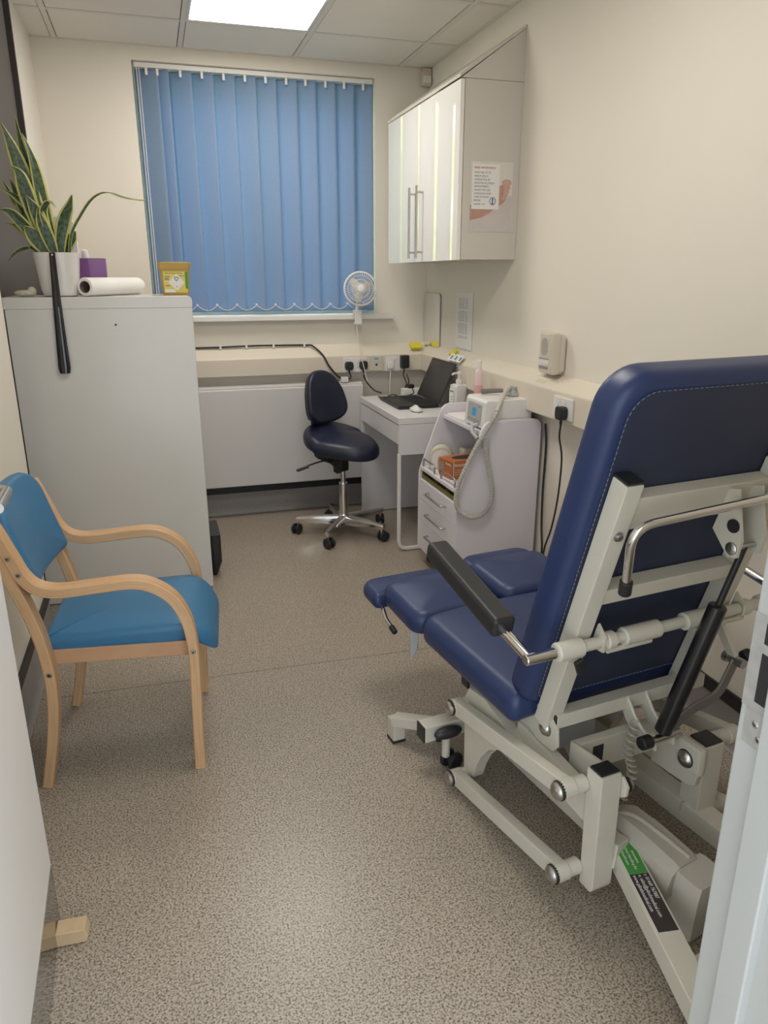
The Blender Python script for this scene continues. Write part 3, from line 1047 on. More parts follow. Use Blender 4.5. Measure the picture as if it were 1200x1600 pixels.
t = thing('intercom', 'beige wall intercom with handset above the right trunking', 'intercom', (1.60, 2.84, 1.018))
part('base', MB().bx(1.578, 1.629, 2.778, 2.902, 1.024, 1.190, .007), 'offwhite', t)
g = MB()
for r_ in range(11):
    for c_ in range(8):
        y, z = 2.880 - c_ * .0072, 1.168 - r_ * .0066
        if ((y - 2.855) / .031) ** 2 + ((z - 1.135) / .037) ** 2 < 1:
            g.bx(1.5770, 1.5785, y - .0022, y + .0022, z - .0014, z + .0014)
part('speaker_grille', g, 'inkgrey', t, angle=0)
part('button_panel', MB().bx(1.5765, 1.579, 2.803, 2.896, 1.042, 1.083, .001), 'grid', t)
b = MB().bx(1.576, 1.5785, 2.803, 2.898, 1.083, 1.087)
b.bx(1.5755, 1.5775, 2.806, 2.893, 1.044, 1.055)
part('panel_rule', b, 'inkgrey', t, angle=0)
b = MB()
for y in (2.866, 2.842, 2.822):
    b.bx(1.5740, 1.577, y - .006, y + .006, 1.062, 1.074, .001)
part('button', b, 'plastic', t)
hs = MB().bx(1.556, 1.600, 2.752, 2.786, 1.026, 1.198, .011)
hs.bx(1.592, 1.626, 2.756, 2.782, 1.035, 1.185, .010)
part('handset', hs, 'offwhite', t)
solo('paper_label', MB().mbox(frame((1.570, 2.850, .9912), (0, -1, 0), (-.88, 0, -.466)), (.075, .022, .0006)), 'labely' if False else 'sponge', 'small cream paper label stuck on the trunking below the intercom', 'label')
RR, RU = (0, -1, 0), (0, 0, 1)
xw = XR - .0885
o, fm = socket_plate('double_socket', (xw, 2.598, .917), RR, RU, .146, .086, 'plastic', 'white double socket on the right trunking near the blue chair back', 'socket')
uk_plug('plug', (xw - .0105, 2.575, .900), RR, RU, 'large square black plug on the right wall trunking', 'dark', 1.05)
cord('power_cable', [(xw - .024, 2.575, .855), (xw - .02, 2.585, .80), (1.56, 2.62, .70), (1.585, 2.67, .52), (1.60, 2.73, .36), (1.598, 2.78, .22), (1.59, 2.72, .10), (1.60, 2.66, .04)], .004, 'dark', 'black flex dropping from the large plug on the right wall')
cord('power_cable', [(1.616, 2.872, .80), (1.62, 2.862, .70), (1.618, 2.86, .5), (1.612, 2.84, .34), (1.60, 2.80, .22), (1.598, 2.82, .08), (1.60, 2.84, .03)], .005, 'dark', 'thick black cable running down behind the white trolley')

# small things on the trunking shelf
NPd = (('yellow_notepad', 1.548, 4.425, 'yellow sticky note pad on the trunking shelf in the back corner'), ('yellow_notepad', 1.604, 3.94, 'yellow sticky note pad on the trunking behind the white cards'))
for nm, x, y, lb in NPd:
    if y > 4.4:
        b = MB().mbox(frame((x, 4.428, 1.006), (1, 0, 0), (0, .79, .61)), (.072, .05, .018), .001, 1)
    else:
        b = MB().mbox(frame((x, y, 1.008), (0, -1, 0), (.73, 0, .68)), (.06, .04, .014), .001, 1)
    solo(nm, b, 'postit', lb, 'note pad', angle=0)
for k in range(3):
    y = 3.895 - k * .062
    o = thing('card', ('small white card with blue print, leftmost of three along the trunking', 'small white card with blue print, middle of three along the trunking', 'small white card with blue print, rightmost of three along the trunking')[k], 'card', (1.575, y, .967), 0, 'cards on the trunking edge')
    cm = frame((1.5745, y, .9905), (0, -1, 0), (.66, 0, .75))
    part('sheet', MB().mbox(cm, (.056, .044, .0012)), 'paper', o, angle=0)
    part('print', MB().mbox(cm @ Matrix.Translation((.006, 0, .0008)), (.018, .024, .0004)), 'blueprint', o, angle=0)

# ================================================================== DESK AND WHAT STANDS ON IT
dx0, dx1, dY0, dY1, dz = 1.150, 1.560, 3.545, 4.300, .728
t = thing('desk', 'small white desk in the back right corner with the laptop on it', 'desk', (1.36, 3.92, 0))
part('desktop', MB().bx(dx0, dx1, dY0, dY1, dz - .034, dz, .003), 'white', t)
part('drawer', MB().bx(dx0 + .004, dx0 + .022, dY0 + .02, dY1 - .02, dz - .140, dz - .038, .002), 'white', t)
b = MB().bx(dx0 + .006, dx1, dY0 + .002, dY0 + .019, dz - .195, dz - .035, .001).bx(dx0 + .024, dx1, dY1 - .019, dY1 - .002, dz - .14, dz - .035)
b.bx(dx0 + .024, dx1, dY0 + .02, dY1 - .02, dz - .142, dz - .128)
part('apron', b, 'white', t, angle=0)
part('side_panel', MB().bx(dx0 + .004, dx1, dY1 - .018, dY1, .004, dz - .035, .001), 'white', t, angle=0)
part('back_panel', MB().bx(dx1 - .014, dx1, dY0 + .03, dY1 - .02, .30, dz - .15), 'white', t, angle=0)
lp_ = [(dx0 + .010, dY0 + .011, dz - .19), (dx0 + .010, dY0 + .011, .012), (dx1 - .03, dY0 + .011, .012), (dx1 - .03, dY0 + .011, dz - .19)]
b = MB().sweep(fillet(lp_, .05), (0, 1, 0), .020, .018, 0, 0)
part('leg', b, 'plastic', t)
t = thing('laptop', 'open black laptop on the small white desk', 'laptop', (1.35, 3.96, dz))
lx0, lx1, ly0, ly1 = 1.228, 1.462, 3.785, 4.150
b = MB().bx(lx0, lx1, ly0, ly1, dz + .003, dz + .020, .004)
base = part('base', b, 'laptop', t)
b = MB()
for r_ in range(5):
    for c_ in range(14):
        y = ly0 + .03 + c_ * .0222
        x = lx1 - .035 - r_ * .020
        b.bx(x - .008, x + .008, y - .0095, y + .0095, dz + .0199, dz + .0212)
part('keyboard', b, 'rubber', base, angle=0)
part('touchpad', MB().bx(lx0 + .018, lx0 + .075, 3.91, 4.02, dz + .0199, dz + .0206), 'screen', base, angle=0)
sdir = V((.100, 0, .222)).normalized()
sm = frame(V((lx1 - .002, (ly0 + ly1) / 2, dz + .020)) + sdir * .120, (0, -1, 0), sdir)
lid = part('lid', MB().mbox(sm @ Matrix.Translation((0, 0, -.003)), (ly1 - ly0, .236, .007), .003), 'laptop', t)
part('screen', MB().mbox(sm @ Matrix.Translation((0, .004, .0008)), (ly1 - ly0 - .018, .205, .001)), 'screen', lid, angle=0)
mo = MB()
mo.pad([(1.303 + .031 * math.cos(a) * (1 + .08 * math.cos(a)), 3.715 + .055 * math.sin(a)) for a in [2 * PI * k / 28 for k in range(28)]], lambda x, y, z: V((x, y, dz + .001 + z)), .020, .014, .014)
solo('computer_mouse', mo, 'plastic', 'white computer mouse on the desk in front of the laptop', 'mouse', angle=60)
def bottle(name, x, y, z, w, d, h, mat, label, pump=True):
    t = thing(name, label, 'bottle', (x, y, z))
    b = MB()
    b.prism(rrect(x - w / 2, x + w / 2, y - d / 2, y + d / 2, .022, 5), Matrix.Translation((0, 0, z + .0005)), h, .008, 3)
    part('body', b, mat, t)
    b = MB().lathe([(.016, z + h - .002), (.016, z + h + .022), (.010, z + h + .028), (.0065, z + h + .032), (.0065, z + h + .052), (.012, z + h + .054), (.012, z + h + .066), (.002, z + h + .068)], Matrix.Translation((x, y, 0)), 20)
    b.tube([(x, y, z + h + .060), (x - .036, y - .01, z + h + .060), (x - .044, y - .012, z + h + .052)], .0055, 10)
    part('pump', b, 'plastic', t)
    return t
t = bottle('pump_bottle', 1.508, 3.62, dz, .078, .078, .148, 'plastic', 'white pump bottle of hand gel between the laptop and white trolley')
b = MB().bx(1.4675, 1.4688, 3.592, 3.648, dz + .02, dz + .125)
part('front_label', b, 'paper', t, angle=0)
b = MB().bx(1.4670, 1.4677, 3.596, 3.644, dz + .112, dz + .119)
for k in range(5):
    b.bx(1.4670, 1.4677, 3.60, 3.63, dz + .085 - k * .013, dz + .088 - k * .013)
part('label_print', b, 'green', t, angle=0)
# hub of white sockets behind the laptop
t = thing('extension_lead', 'white extension block behind the laptop with black plug', 'extension lead', (1.43, 4.24, dz))
part('block', MB().bx(1.395, 1.545, 4.205, 4.262, dz + .001, dz + .048, .008), 'plastic', t)
part('plug', MB().bx(1.43, 1.468, 4.212, 4.252, dz + .047, dz + .072, .006), 'dark', t, label='black plug on the block')
cord('power_cable', [(1.45, 4.20, dz + .052), (1.452, 4.192, dz + .02), (1.38, 4.195, dz + .006), (1.32, 4.175, dz + .022), (1.28, 4.20, dz + .006), (1.24, 4.22, dz + .006)], .0035, 'dark', 'black lead curling over the desk top behind the laptop')

# ================================================================== WHITE TROLLEY
tx0, tx1, ty0, ty1 = 1.212, 1.606, 2.890, 3.403
t = thing('trolley', 'white drawer trolley on castors with sloping sides and open shelf', 'trolley', (1.41, 3.15, 0))
def sidepoly():
    p = [(tx0, .075), (tx0, .468)]
    p += [(tx0 + .004, .49), (1.236, .55), (1.322, .783), (1.331, .800), (1.345, .814), (1.366, .820), (1.572, .820)]
    p += [(1.572 + .034 * math.sin(a), .786 + .034 * math.cos(a)) for a in (R(20), R(45), R(70), R(90))]
    p += [(tx1, .075)]
    return p
for y in (ty0 + .018, ty1):
    part('side_panel', MB().prism(sidepoly(), frame((0, y, 0), (1, 0, 0), (0, 0, 1)), .018, .0015, 1), 'trolley', t, angle=25)
yi0, yi1 = ty0 + .0185, ty1 - .0185
part('shelf', MB().bx(1.332, 1.596, yi0, yi1, .748, .768, .004), 'trolley', t)
part('shelf', MB().bx(1.216, 1.596, yi0, yi1, .495, .514, .003), 'trolley', t)
b = MB().bx(1.597, 1.604, yi0, yi1, .08, .80).bx(1.23, 1.596, yi0, yi1, .078, .092)
part('back_panel', b, 'trolley', t, angle=0)
b = MB().bx(1.224, 1.55, yi0 + .002, yi1 - .002, .452, .456).bx(1.224, 1.226, yi0 + .002, yi1 - .002, .456, .474).bx(1.54, 1.545, yi0 + .002, yi1 - .002, .456, .49)
for y in (yi0 + .004, 3.05, 3.20, yi1 - .008):
    b.bx(1.226, 1.54, y, y + .004, .456, .488)
part('tray', b, 'olive', t, angle=0, label='shallow olive green tray above the drawers')
for z0, z1, zh in ((.347, .449, .408), (.236, .345, .300), (.080, .234, .188)):
    d = part('drawer', MB().bx(tx0 + .001, tx0 + .019, yi0, yi1, z0, z1, .0015).bx(tx0 + .02, 1.56, yi0 + .012, yi1 - .012, z0 + .012, z1 - .012), 'trolley', t)
    hp = fillet([(tx0 + .002, 3.240, zh), (tx0 - .026, 3.240, zh), (tx0 - .026, 3.020, zh), (tx0 + .002, 3.020, zh)], .014)
    part('handle', MB().tube(hp, .0045, 10), 'steel', d)
for a, c in ((3.360, 3.205), (3.115, 2.945)):
    hp = fillet([(1.224, a, .512), (1.224, a, .556), (1.224, c, .556), (1.224, c, .512)], .016)
    part('guard_rail', MB().tube(hp, .0045, 10), 'steel', t)
def castor(b, x, y, r, w=.022, ang=0.):
    d = V((math.cos(ang), math.sin(ang), 0))
    n = V((-d.y, d.x, 0))
    c = V((x, y, r + .001)) + d * r * .35
    for sgn in (-1, 1):
        b.cyl(c + n * sgn * w * .2, c + n * sgn * w * .5, r, 18, None, .003)
    b.cyl(c - n * w * .25, c + n * w * .25, r * .55, 12)
for x in (1.262, 1.55):
    for y in (2.945, 3.35):
        b = MB()
        castor(b, x, y, .024)
        b.cyl((x, y, .03), (x, y, .079), .007, 10)
        part('castor', b, 'dark', t)
# things in the open shelf
t = thing('glove_box', 'orange cardboard box of disposable gloves on the trolley shelf', 'glove box', (1.33, 3.06, .514))
gm = Matrix.Translation((1.362, 3.155, .5145)) @ Matrix.Rotation(R(8), 4, 'Z')
b = MB().mbox(gm @ Matrix.Translation((0, 0, .044)), (.222, .120, .086), .002, 1)
part('carton', b, 'orange', t, angle=0)
b = MB().prism([(.075 * math.cos(a), .036 * math.sin(a)) for a in [2 * PI * k / 24 for k in range(24)]], gm @ Matrix.Translation((0, 0, .0872)), .0006)
part('opening', b, 'ink', t, angle=0)
gx, gy, gz = gm.to_3x3() @ V((1, 0, 0)), gm.to_3x3() @ V((0, 1, 0)), V((0, 0, 1))
text('lettering', 'Amazing', .021, gm @ V((-.096, -.0602, .078)), gx, gz, 'paper', t, sx=.92)
text('lettering', 'Amazing', .017, gm @ V((-.1112, -.005, .078)), -gy, gz, 'paper', t, sx=.85)
b = MB()
for k in range(3):
    b.mbox(frame(gm @ V((-.02, -.0603, .044 - k * .010)), gx, gz), (.145, .0018, .0006))
b.mbox(frame(gm @ V((-.100, -.0603, .045)), gx, gz), (.004, .080, .0006))
part('print_lines', b, 'sponge', t, angle=0)
b = MB().cyl(gm @ V((-.1105, .032, .048)), gm @ V((-.1118, .032, .048)), .021, 24)
part('round_print', b, 'inkgrey', t, angle=0)
t = thing('tape_dispenser', 'white rounded dispenser at the far end of the trolley shelf', 'dispenser', (1.29, 3.32, .514))
hp = [(0, 0)] + [(.058 - .058 * math.cos(a), .052 + .058 * math.sin(a)) for a in [PI * k / 14 for k in range(15)]] + [(.116, 0)]
part('shell', MB().prism(hp, frame((1.264, 3.378, .5145), (.92, -.38, 0), (0, 0, 1)), .075, .004), 'sponge', t)
hp2 = [(.01, .004)] + [(.058 - .046 * math.cos(a), .050 + .046 * math.sin(a)) for a in [PI * k / 14 for k in range(15)]] + [(.106, .004)]
part('front_label', MB().prism(hp2, frame((1.2633, 3.377, .5145), (.92, -.38, 0), (0, 0, 1)) @ Matrix.Translation((0, 0, .0752)), .001), 'paper', t)
tr_ = MB().lathe([(.019, 0), (.038, 0), (.038, .024), (.019, .024), (.019, 0)], frame((1.258, 3.243, .553), (.25, .97, 0), (0, 0, 1)), 28, False)
solo('tape_roll', tr_, 'beech', 'roll of tan tape beside the orange glove box', 'tape roll')
solo('plastic_tub', MB().bx(1.395, 1.465, 3.255, 3.325, .5145, .612, .01), 'sponge', 'small cream tub behind the orange glove box', 'tub')
solo('small_bottle', MB().lathe([(.022, .5145), (.024, .52), (.024, .585), (.012, .60), (.012, .625), (.002, .626)], Matrix.Translation((1.530, 3.10, 0)), 18), 'brownpot', 'small pinkish bottle at the back of the trolley shelf', 'bottle')

# podiatry drill on top, with its hose
t = thing('podiatry_drill', 'white podiatry drill unit with blue display and grey suction hose', 'drill unit', (1.455, 3.04, .768))
bx0, bx1, by0, by1, bz0, bz1 = 1.338, 1.574, 2.925, 3.142, .776, .903
part('casing', MB().prism([(bx0 + .004, bz0), (bx1, bz0), (bx1, bz1), (bx0 + .022, bz1), (bx0 + .012, bz1 - .012)], frame((0, by1, 0), (1, 0, 0), (0, 0, 1)), by1 - by0, .004), 'plastic', t)
b = MB()
for x in (1.37, 1.54):
    for y in (2.95, 3.115):
        b.cyl((x, y, .7685), (x, y, .778), .010, 12)
part('foot', b, 'dark', t)
nd = V((-(bz1 - .012 - bz0), 0, .008)).normalized()
fmx = frame((bx0 + .008, 3.035, .834), (0, -1, 0), (.07, 0, 1))
if (fmx.to_3x3() @ V((0, 0, 1))).x > 0:
    fmx = fmx @ Matrix.Rotation(PI, 4, 'Y')
cp = part('control_panel', MB().mbox(fmx @ Matrix.Translation((0, .002, .0005)), (.150, .088, .004), .0015), 'panelgrey', t)
part('display', MB().mbox(fmx @ Matrix.Translation((-.0, .006, .003)), (.040, .036, .0015)), 'screenblue', cp, label='small bright blue display', angle=0)
b = MB()
for k in range(4):
    b.mbox(fmx @ Matrix.Translation((-.05 + .033 * k, -.028, .003)), (.014, .006, .001))
b.mbox(fmx @ Matrix.Translation((.05, .034, .003)), (.024, .005, .001))
part('panel_buttons', b, 'inkgrey', cp, angle=0)
b = MB()
b.lathe([(.004, 0), (.008, .004), (.010, .05), (.0085, .09), (.005, .10), (.002, .101)], frame((1.545, 3.06, .9135), (0, 0, 1), (.99, .12, 0)) if False else frame((1.548, 3.075, .9145), (0, .98, .0), (0, 0, 1)), 16)
b.tube([(1.405, 3.10, .918), (1.44, 3.095, .919), (1.50, 3.075, .922)], .012, 12, True, .010)
hpz = part('handpiece', b, 'handpiece', t)
b = MB().lathe([(.020, .9035), (.026, .908), (.026, .915), (.016, .930), (.018, .945), (.002, .948)], Matrix.Translation((1.525, 3.03, 0)), 20)
b.bx(1.505, 1.56, 3.0, 3.06, .9035, .917, .005)
part('handpiece_holder', b, 'panelgrey', t)
hose = [(1.520, 3.035, .940), (1.490, 3.005, .938), (1.455, 2.965, .922), (1.41, 2.915, .886), (1.363, 2.868, .838), (1.324, 2.864, .780), (1.284, 2.866, .715), (1.251, 2.868, .650), (1.224, 2.869, .590), (1.206, 2.869, .540), (1.199, 2.869, .482), (1.217, 2.868, .430), (1.268, 2.867, .397), (1.323, 2.867, .405), (1.358, 2.868, .444), (1.370, 2.868, .509), (1.358, 2.868, .577), (1.340, 2.868, .650), (1.330, 2.868, .715)]
hp = smooth_path(hose, 36)
b = MB().tube(hp[:len(hp) // 5], .0105, 12)
b.tube(hp[len(hp) // 5:], lambda q: .0098 + .0016 * math.sin(q * 2 * PI * 150), 12)
part('hose', b, 'hose', t)
b = MB().bx(1.318, 1.342, 2.862, 2.8895, .705, .745, .003)
part('hose_clip', b, 'panelgrey', t)
b = MB().tube([(1.318, 2.995, .795), (1.300, 2.955, .792), (1.290, 2.93, .770), (1.300, 2.89, .748)], .0085, 10).tube([(1.300, 2.955, .792), (1.322, 2.94, .797)], .010, 10)
part('hose_connector', b, 'panelgrey', t)
b = MB().bx(1.345, 1.445, 3.175, 3.365, .7685, .776, .002)
b.bx(1.350, 1.44, 3.18, 3.36, .776, .779, .001)
solo('paper_pad', b, 'paper', 'white paper pad lying on the trolley top beside the drill', 'paper pad', angle=0)
# spray bottle, pink liquid, behind the drill
t = thing('spray_bottle', 'slim clear bottle of pink liquid behind the drill unit', 'bottle', (1.478, 3.30, .768))
bz = .7685
bxx, byy = 1.478, 3.30
part('body', MB().lathe([(.0205, bz + .150), (.0205, bz + .205), (.018, bz + .218), (.011, bz + .226)], Matrix.Translation((bxx, byy, 0)), 24), pm('pale_pink_plastic', (.80, .62, .60), .2, var=.02), t)
part('liquid', MB().lathe([(.019, bz), (.0215, bz + .003), (.0215, bz + .146), (.0205, bz + .150)], Matrix.Translation((bxx, byy, 0)), 24), 'pink', t)
part('cap', MB().lathe([(.012, bz + .224), (.0135, bz + .228), (.0135, bz + .264), (.011, bz + .268), (.001, bz + .2685)], Matrix.Translation((bxx, byy, 0)), 20), 'plastic', t)
# ================================================================== GREY CABINET ON THE LEFT
gx0, gx1, gy0, gy1, gz1 = -.572, .162, 3.350, 3.805, 1.340
t = thing('storage_cabinet', 'tall grey steel storage cabinet in front of the window', 'cabinet', (-.205, 3.58, 0))
part('body', MB().bx(gx0 + .003, gx1 - .0015, gy0 + .002, gy1, .004, gz1 - .045, .003), 'grey_steel', t)
part('cabinet_top', MB().prism([(gx0, gz1 - .046), (gx1, gz1 - .046), (gx1, gz1 - .016), (gx1 - .003, gz1 - .006), (gx1 - .012, gz1), (gx0, gz1)], frame((0, gy1, 0), (1, 0, 0), (0, 0, 1)), gy1 - gy0, .0012, 1), 'grey_steel', t)
part('door', MB().bx(gx1 - .003, gx1, gy0 + .020, gy1 - .012, .03, gz1 - .055, .001), 'grey_steel', t)
part('fixing_hole', MB().cyl((-.155, gy0 + .0028, 1.228), (-.155, gy0 + .0005, 1.228), .0042, 14), 'ink', t, angle=0)
b = MB()
bp_ = rrect(.168, .217, 3.47, 3.72, .012, 4)
def bnf(x, y, z):
    k = min(1, z / .075)
    cx_ = .175
    return V((cx_ + (x - cx_) * (.35 + .65 * k), 3.595 + (y - 3.595) * (.8 + .2 * k), z + .002))
b.rings([[bnf(x, y, z) for x, y in bp_] for z in (0, .02, .05, .075, .14, .205, .215)])
solo('waste_bin', b, 'dark', 'slim black plastic bin on the floor beside the grey cabinet', 'bin')

# planter with snake plant
t = thing('potted_snake_plant', 'variegated snake plant in a white pot on the grey cabinet', 'potted plant', (-.362, 3.47, gz1))
pc = (-.362, 3.472)
def sq(r, z, e=.62):
    out = []
    for k in range(40):
        a = 2 * PI * k / 40
        c, s_ = math.cos(a), math.sin(a)
        q = (abs(c) ** (2 / e * .62 + 1) + abs(s_) ** (2 / e * .62 + 1)) ** (-1 / (2 / e * .62 + 1))
        out.append(V((pc[0] + r * q * c, pc[1] + r * q * s_, z)))
    return out
b = MB()
z0 = gz1 + .001
b.rings([sq(.060, z0), sq(.068, z0 + .004), sq(.074, z0 + .03), sq(.088, z0 + .165), sq(.089, z0 + .172), sq(.085, z0 + .172), sq(.083, z0 + .160), sq(.078, z0 + .150)])
part('pot', b, 'pot', t, angle=50)
b = MB()
b.rings([sq(.0825, z0 + .148), sq(.0825, z0 + .152)])
part('soil', b, 'soil', t)
leaves = [
    ([(-.371, 1.50), (-.407, 1.656), (-.446, 1.791), (-.475, 1.903), (-.503, 1.991)], .026, 0, 0.2),
    ([(-.368, 1.50), (-.395, 1.669), (-.418, 1.766), (-.439, 1.892), (-.452, 2.021)], .017, .03, -.5),
    ([(-.365, 1.50), (-.382, 1.623), (-.393, 1.734), (-.406, 1.856), (-.433, 1.957)], .022, .01, .5),
    ([(-.375, 1.50), (-.414, 1.623), (-.442, 1.733), (-.457, 1.803), (-.484, 1.831)], .024, -.03, .1),
    ([(-.381, 1.50), (-.41, 1.629), (-.465, 1.70), (-.505, 1.734), (-.535, 1.745)], .014, -.02, .7),
    ([(-.392, 1.50), (-.437, 1.576), (-.475, 1.628), (-.509, 1.663), (-.545, 1.671)], .018, -.035, -.3),
    ([(-.418, 1.50), (-.449, 1.531), (-.489, 1.527), (-.52, 1.508), (-.548, 1.478)], .006, -.01, 0),
    ([(-.405, 1.50), (-.44, 1.556), (-.474, 1.588), (-.509, 1.614), (-.54, 1.625)], .008, .02, .4),
    ([(-.345, 1.50), (-.334, 1.577), (-.313, 1.644), (-.29, 1.691), (-.272, 1.735)], .021, -.03, .25),
    ([(-.315, 1.50), (-.296, 1.588), (-.254, 1.659), (-.207, 1.72), (-.163, 1.749), (-.123, 1.751), (-.076, 1.737), (-.036, 1.729), (.013, 1.726)], .010, .01, .9),
    ([(-.368, 1.50), (-.384, 1.616), (-.388, 1.672), (-.360, 1.709), (-.334, 1.684)], .016, -.045, .9),
    ([(-.329, 1.50), (-.311, 1.55), (-.295, 1.574), (-.279, 1.600)], .020, .03, -.4),
    ([(-.382, 1.50), (-.414, 1.549), (-.442, 1.586), (-.465, 1.612)], .026, -.05, .1),
    ([(-.371, 1.50), (-.394, 1.603), (-.417, 1.675), (-.442, 1.727)], .022, -.045, -.2),
    ([(-.378, 1.50), (-.425, 1.616), (-.468, 1.681), (-.501, 1.719), (-.535, 1.79)], .020, .045, .3),
    ([(-.371, 1.50), (-.42, 1.655), (-.457, 1.758), (-.477, 1.802), (-.498, 1.83)], .010, .05, .6),
    ([(-.376, 1.50), (-.428, 1.60), (-.470, 1.70), (-.500, 1.79)], .020, .02, -.3),
    ([(-.360, 1.50), (-.385, 1.60), (-.405, 1.70), (-.415, 1.80), (-.418, 1.86)], .018, .04, .2),
    ([(-.386, 1.50), (-.43, 1.56), (-.47, 1.60), (-.515, 1.62)], .022, .0, .3),
    ([(-.362, 1.50), (-.378, 1.56), (-.398, 1.63), (-.405, 1.68)], .020, -.055, .1)]
for li, (pts, w, dy, tw) in enumerate(leaves):
    P = smooth_path([(x, 3.47 + dy * (.6 + .4 * i / 3), z) for i, (x, z) in enumerate(pts)], 7)
    b = MB()
    rows, us = [], []
    N = len(P)
    acc = 0
    for i, p in enumerate(P):
        s_ = i / (N - 1)
        d = (P[min(i + 1, N - 1)] - P[max(i - 1, 0)]).normalized()
        a = V((math.cos(tw * .7 + s_ * .4), math.sin(tw * .7 + s_ * .4), 0))
        a = (a - d * a.dot(d)).normalized()
        nn = a.cross(d)
        prof_ = (.45 + .55 * math.sin(PI * min(1, s_ * 1.15 + .02) * .92)) * (1 - s_ ** 7) + .02
        if li == 9:
            prof_ = .55 if s_ < .5 else .55 + 1.0 * math.sin(PI * (s_ - .5) / .52)
        if i:
            acc += (p - P[i - 1]).length
        us.append(acc)
        rows.append([p + a * (w * 1.3 * prof_ * q) + nn * (abs(q) * w * prof_ * .22) for q in (-1, -.62, -.3, 0, .3, .62, 1)])
    qv = (-1, -.62, -.3, 0, .3, .62, 1)
    b.rings(rows, False, False, closed=False, uvs=lambda i, j, us=us: (us[min(i, len(us) - 1)], qv[min(j, 6)]))
    o = part('leaf', b, 'leaf', t, angle=60)
    md = o.modifiers.new('thick', 'SOLIDIFY')
    md.thickness = .0022

# shoehorn hanging from the pot rim over the cabinet's face
b = MB()
rows = []
N = 24
for i in range(N + 1):
    s_ = i / N
    c = V((-.367 - .006 * s_, 3.372 - .034 * min(1, s_ * 2.1), 1.512 - .475 * s_))
    hw = .0115 + .0135 * s_ ** 1.2
    if s_ > .97:
        hw *= .82
    dp = .003 + .010 * s_
    ring = [c + V((hw * math.cos(a), -dp * (math.sin(a) if math.sin(a) > 0 else .25 * math.sin(a)), 0)) for a in [2 * PI * k / 16 for k in range(16)]]
    rows.append(ring)
b.rings(rows)
sh = thing('shoehorn', 'long shiny black shoehorn hanging down the front of the grey cabinet', 'shoehorn', (-.37, 3.345, 1.037))
part('blade', b, pm('gloss_black_plastic', (.012, .012, .015), .12, coat=.4), sh, angle=60)
part('hanging_hole', MB().cyl((-.367, 3.3665, 1.503), (-.367, 3.3700, 1.503), .0032, 12), 'plastic', sh)

# other things on the cabinet top
t = thing('paper_roll', 'roll of white couch paper lying on the grey cabinet', 'paper roll', (-.165, 3.43, gz1))
a0, a1 = V((-.262, 3.405, gz1 + .0385)), V((-.052, 3.770, gz1 + .0385))
ax = (a1 - a0).normalized()
L_ = (a1 - a0).length
part('paper', MB().lathe([(.024, 0), (.035, 0), (.0375, .004), (.0375, L_ - .02), (.033, L_ - .004), (.010, L_)], frame(a0, perp(ax), ax.cross(perp(ax))), 36, False), 'paper', t, angle=50)
part('cardboard_core', MB().lathe([(.0235, -.0005), (.0240, -.0005), (.0240, L_ - .03), (.001, L_ - .03), (.001, L_ - .032), (.0235, L_ - .032)], frame(a0, perp(ax), ax.cross(perp(ax))), 32, False), 'papertube', t)
t = thing('wipes_box', 'purple box on the grey cabinet beside the white pot', 'box', (-.235, 3.60, gz1))
b = MB()
pr = [(-.312, 3.665), (-.253, 3.650), (-.248, 3.657), (-.188, 3.665), (-.184, 3.673), (-.184, 3.735), (-.312, 3.735)]
b.prism(pr, Matrix.Translation((0, 0, gz1 + .001)), .156, .003)
part('box_body', b, 'purple', t, angle=30)
t = thing('soap_dispenser', 'white rounded dispenser standing behind the pot on the grey cabinet', 'dispenser', (-.335, 3.70, gz1))
part('housing', MB().prism(rrect(-.425, -.300, gz1 + .001, gz1 + .330, .03, 6, (.004, .004, .04, .03)), frame((0, 3.800, 0), (1, 0, 0), (0, 0, 1)), .055, .003, 2), 'plastic', t)
part('nozzle', MB().lathe([(.016, gz1 + .001), (.017, gz1 + .17), (.014, gz1 + .192), (.004, gz1 + .197)], Matrix.Translation((-.274, 3.768, 0)), 18), 'plastic', t)
b = MB()
b.sphere((-.500, 3.45, gz1 + .014), (.040, .022, .0135), 10)
b.sphere((-.472, 3.455, gz1 + .021), (.018, .018, .0195), 8)
b.mi = 1
for k in range(4):
    b.cyl((-.522 + k * .010, 3.4285, gz1 + .015), (-.522 + k * .010, 3.4340, gz1 + .015), .0022, 8)
solo('massage_brush', b, ['sponge', 'inkgrey'], 'small flat white plastic object left of the plant pot', 'brush')

# sharps bin
t = thing('sharps_bin', 'small yellow clinical waste bin with a label on the cabinet corner', 'sharps bin', (.105, 3.60, gz1))
sc_ = (.1065, 3.60)
def tap(hw, hd, z):
    return [V((sc_[0] + x * hw, sc_[1] + y * hd, z)) for x, y in rrect(-1, 1, -1, 1, .16, 3, sub=2)]
z0 = gz1 + .001
b = MB()
b.rings([tap(.056, .045, z0), tap(.057, .046, z0 + .004), tap(.064, .053, z0 + .112)])
part('body', b, 'yellow', t, angle=45)
b = MB()
b.rings([tap(.0665, .0555, z0 + .109), tap(.0680, .057, z0 + .112), tap(.0710, .060, z0 + .134), tap(.0690, .058, z0 + .138), tap(.05, .042, z0 + .140)])
part('lid', b, 'yellow', t, angle=45)
ly = sc_[1] - .0515
LM = frame((sc_[0] - .0505, sc_[1] - .0466 - .0005, z0 + .010), (1, 0, 0), (0, -.0625, 1))
lab = part('label_sheet', MB().mbox(LM @ Matrix.Translation((.0505, .045, .0004)), (.101, .090, .0008)), 'labely', t, angle=0, label='yellow printed label')
lm_ = lambda x, y, z=.0008: LM @ Matrix.Translation((x, y, z))
part('hazard_diamond', MB().prism([(0, -.037), (.035, 0), (0, .037), (-.035, 0)], lm_(.055, .044), .0004), 'paper', lab, angle=0, label='white hazard diamond')
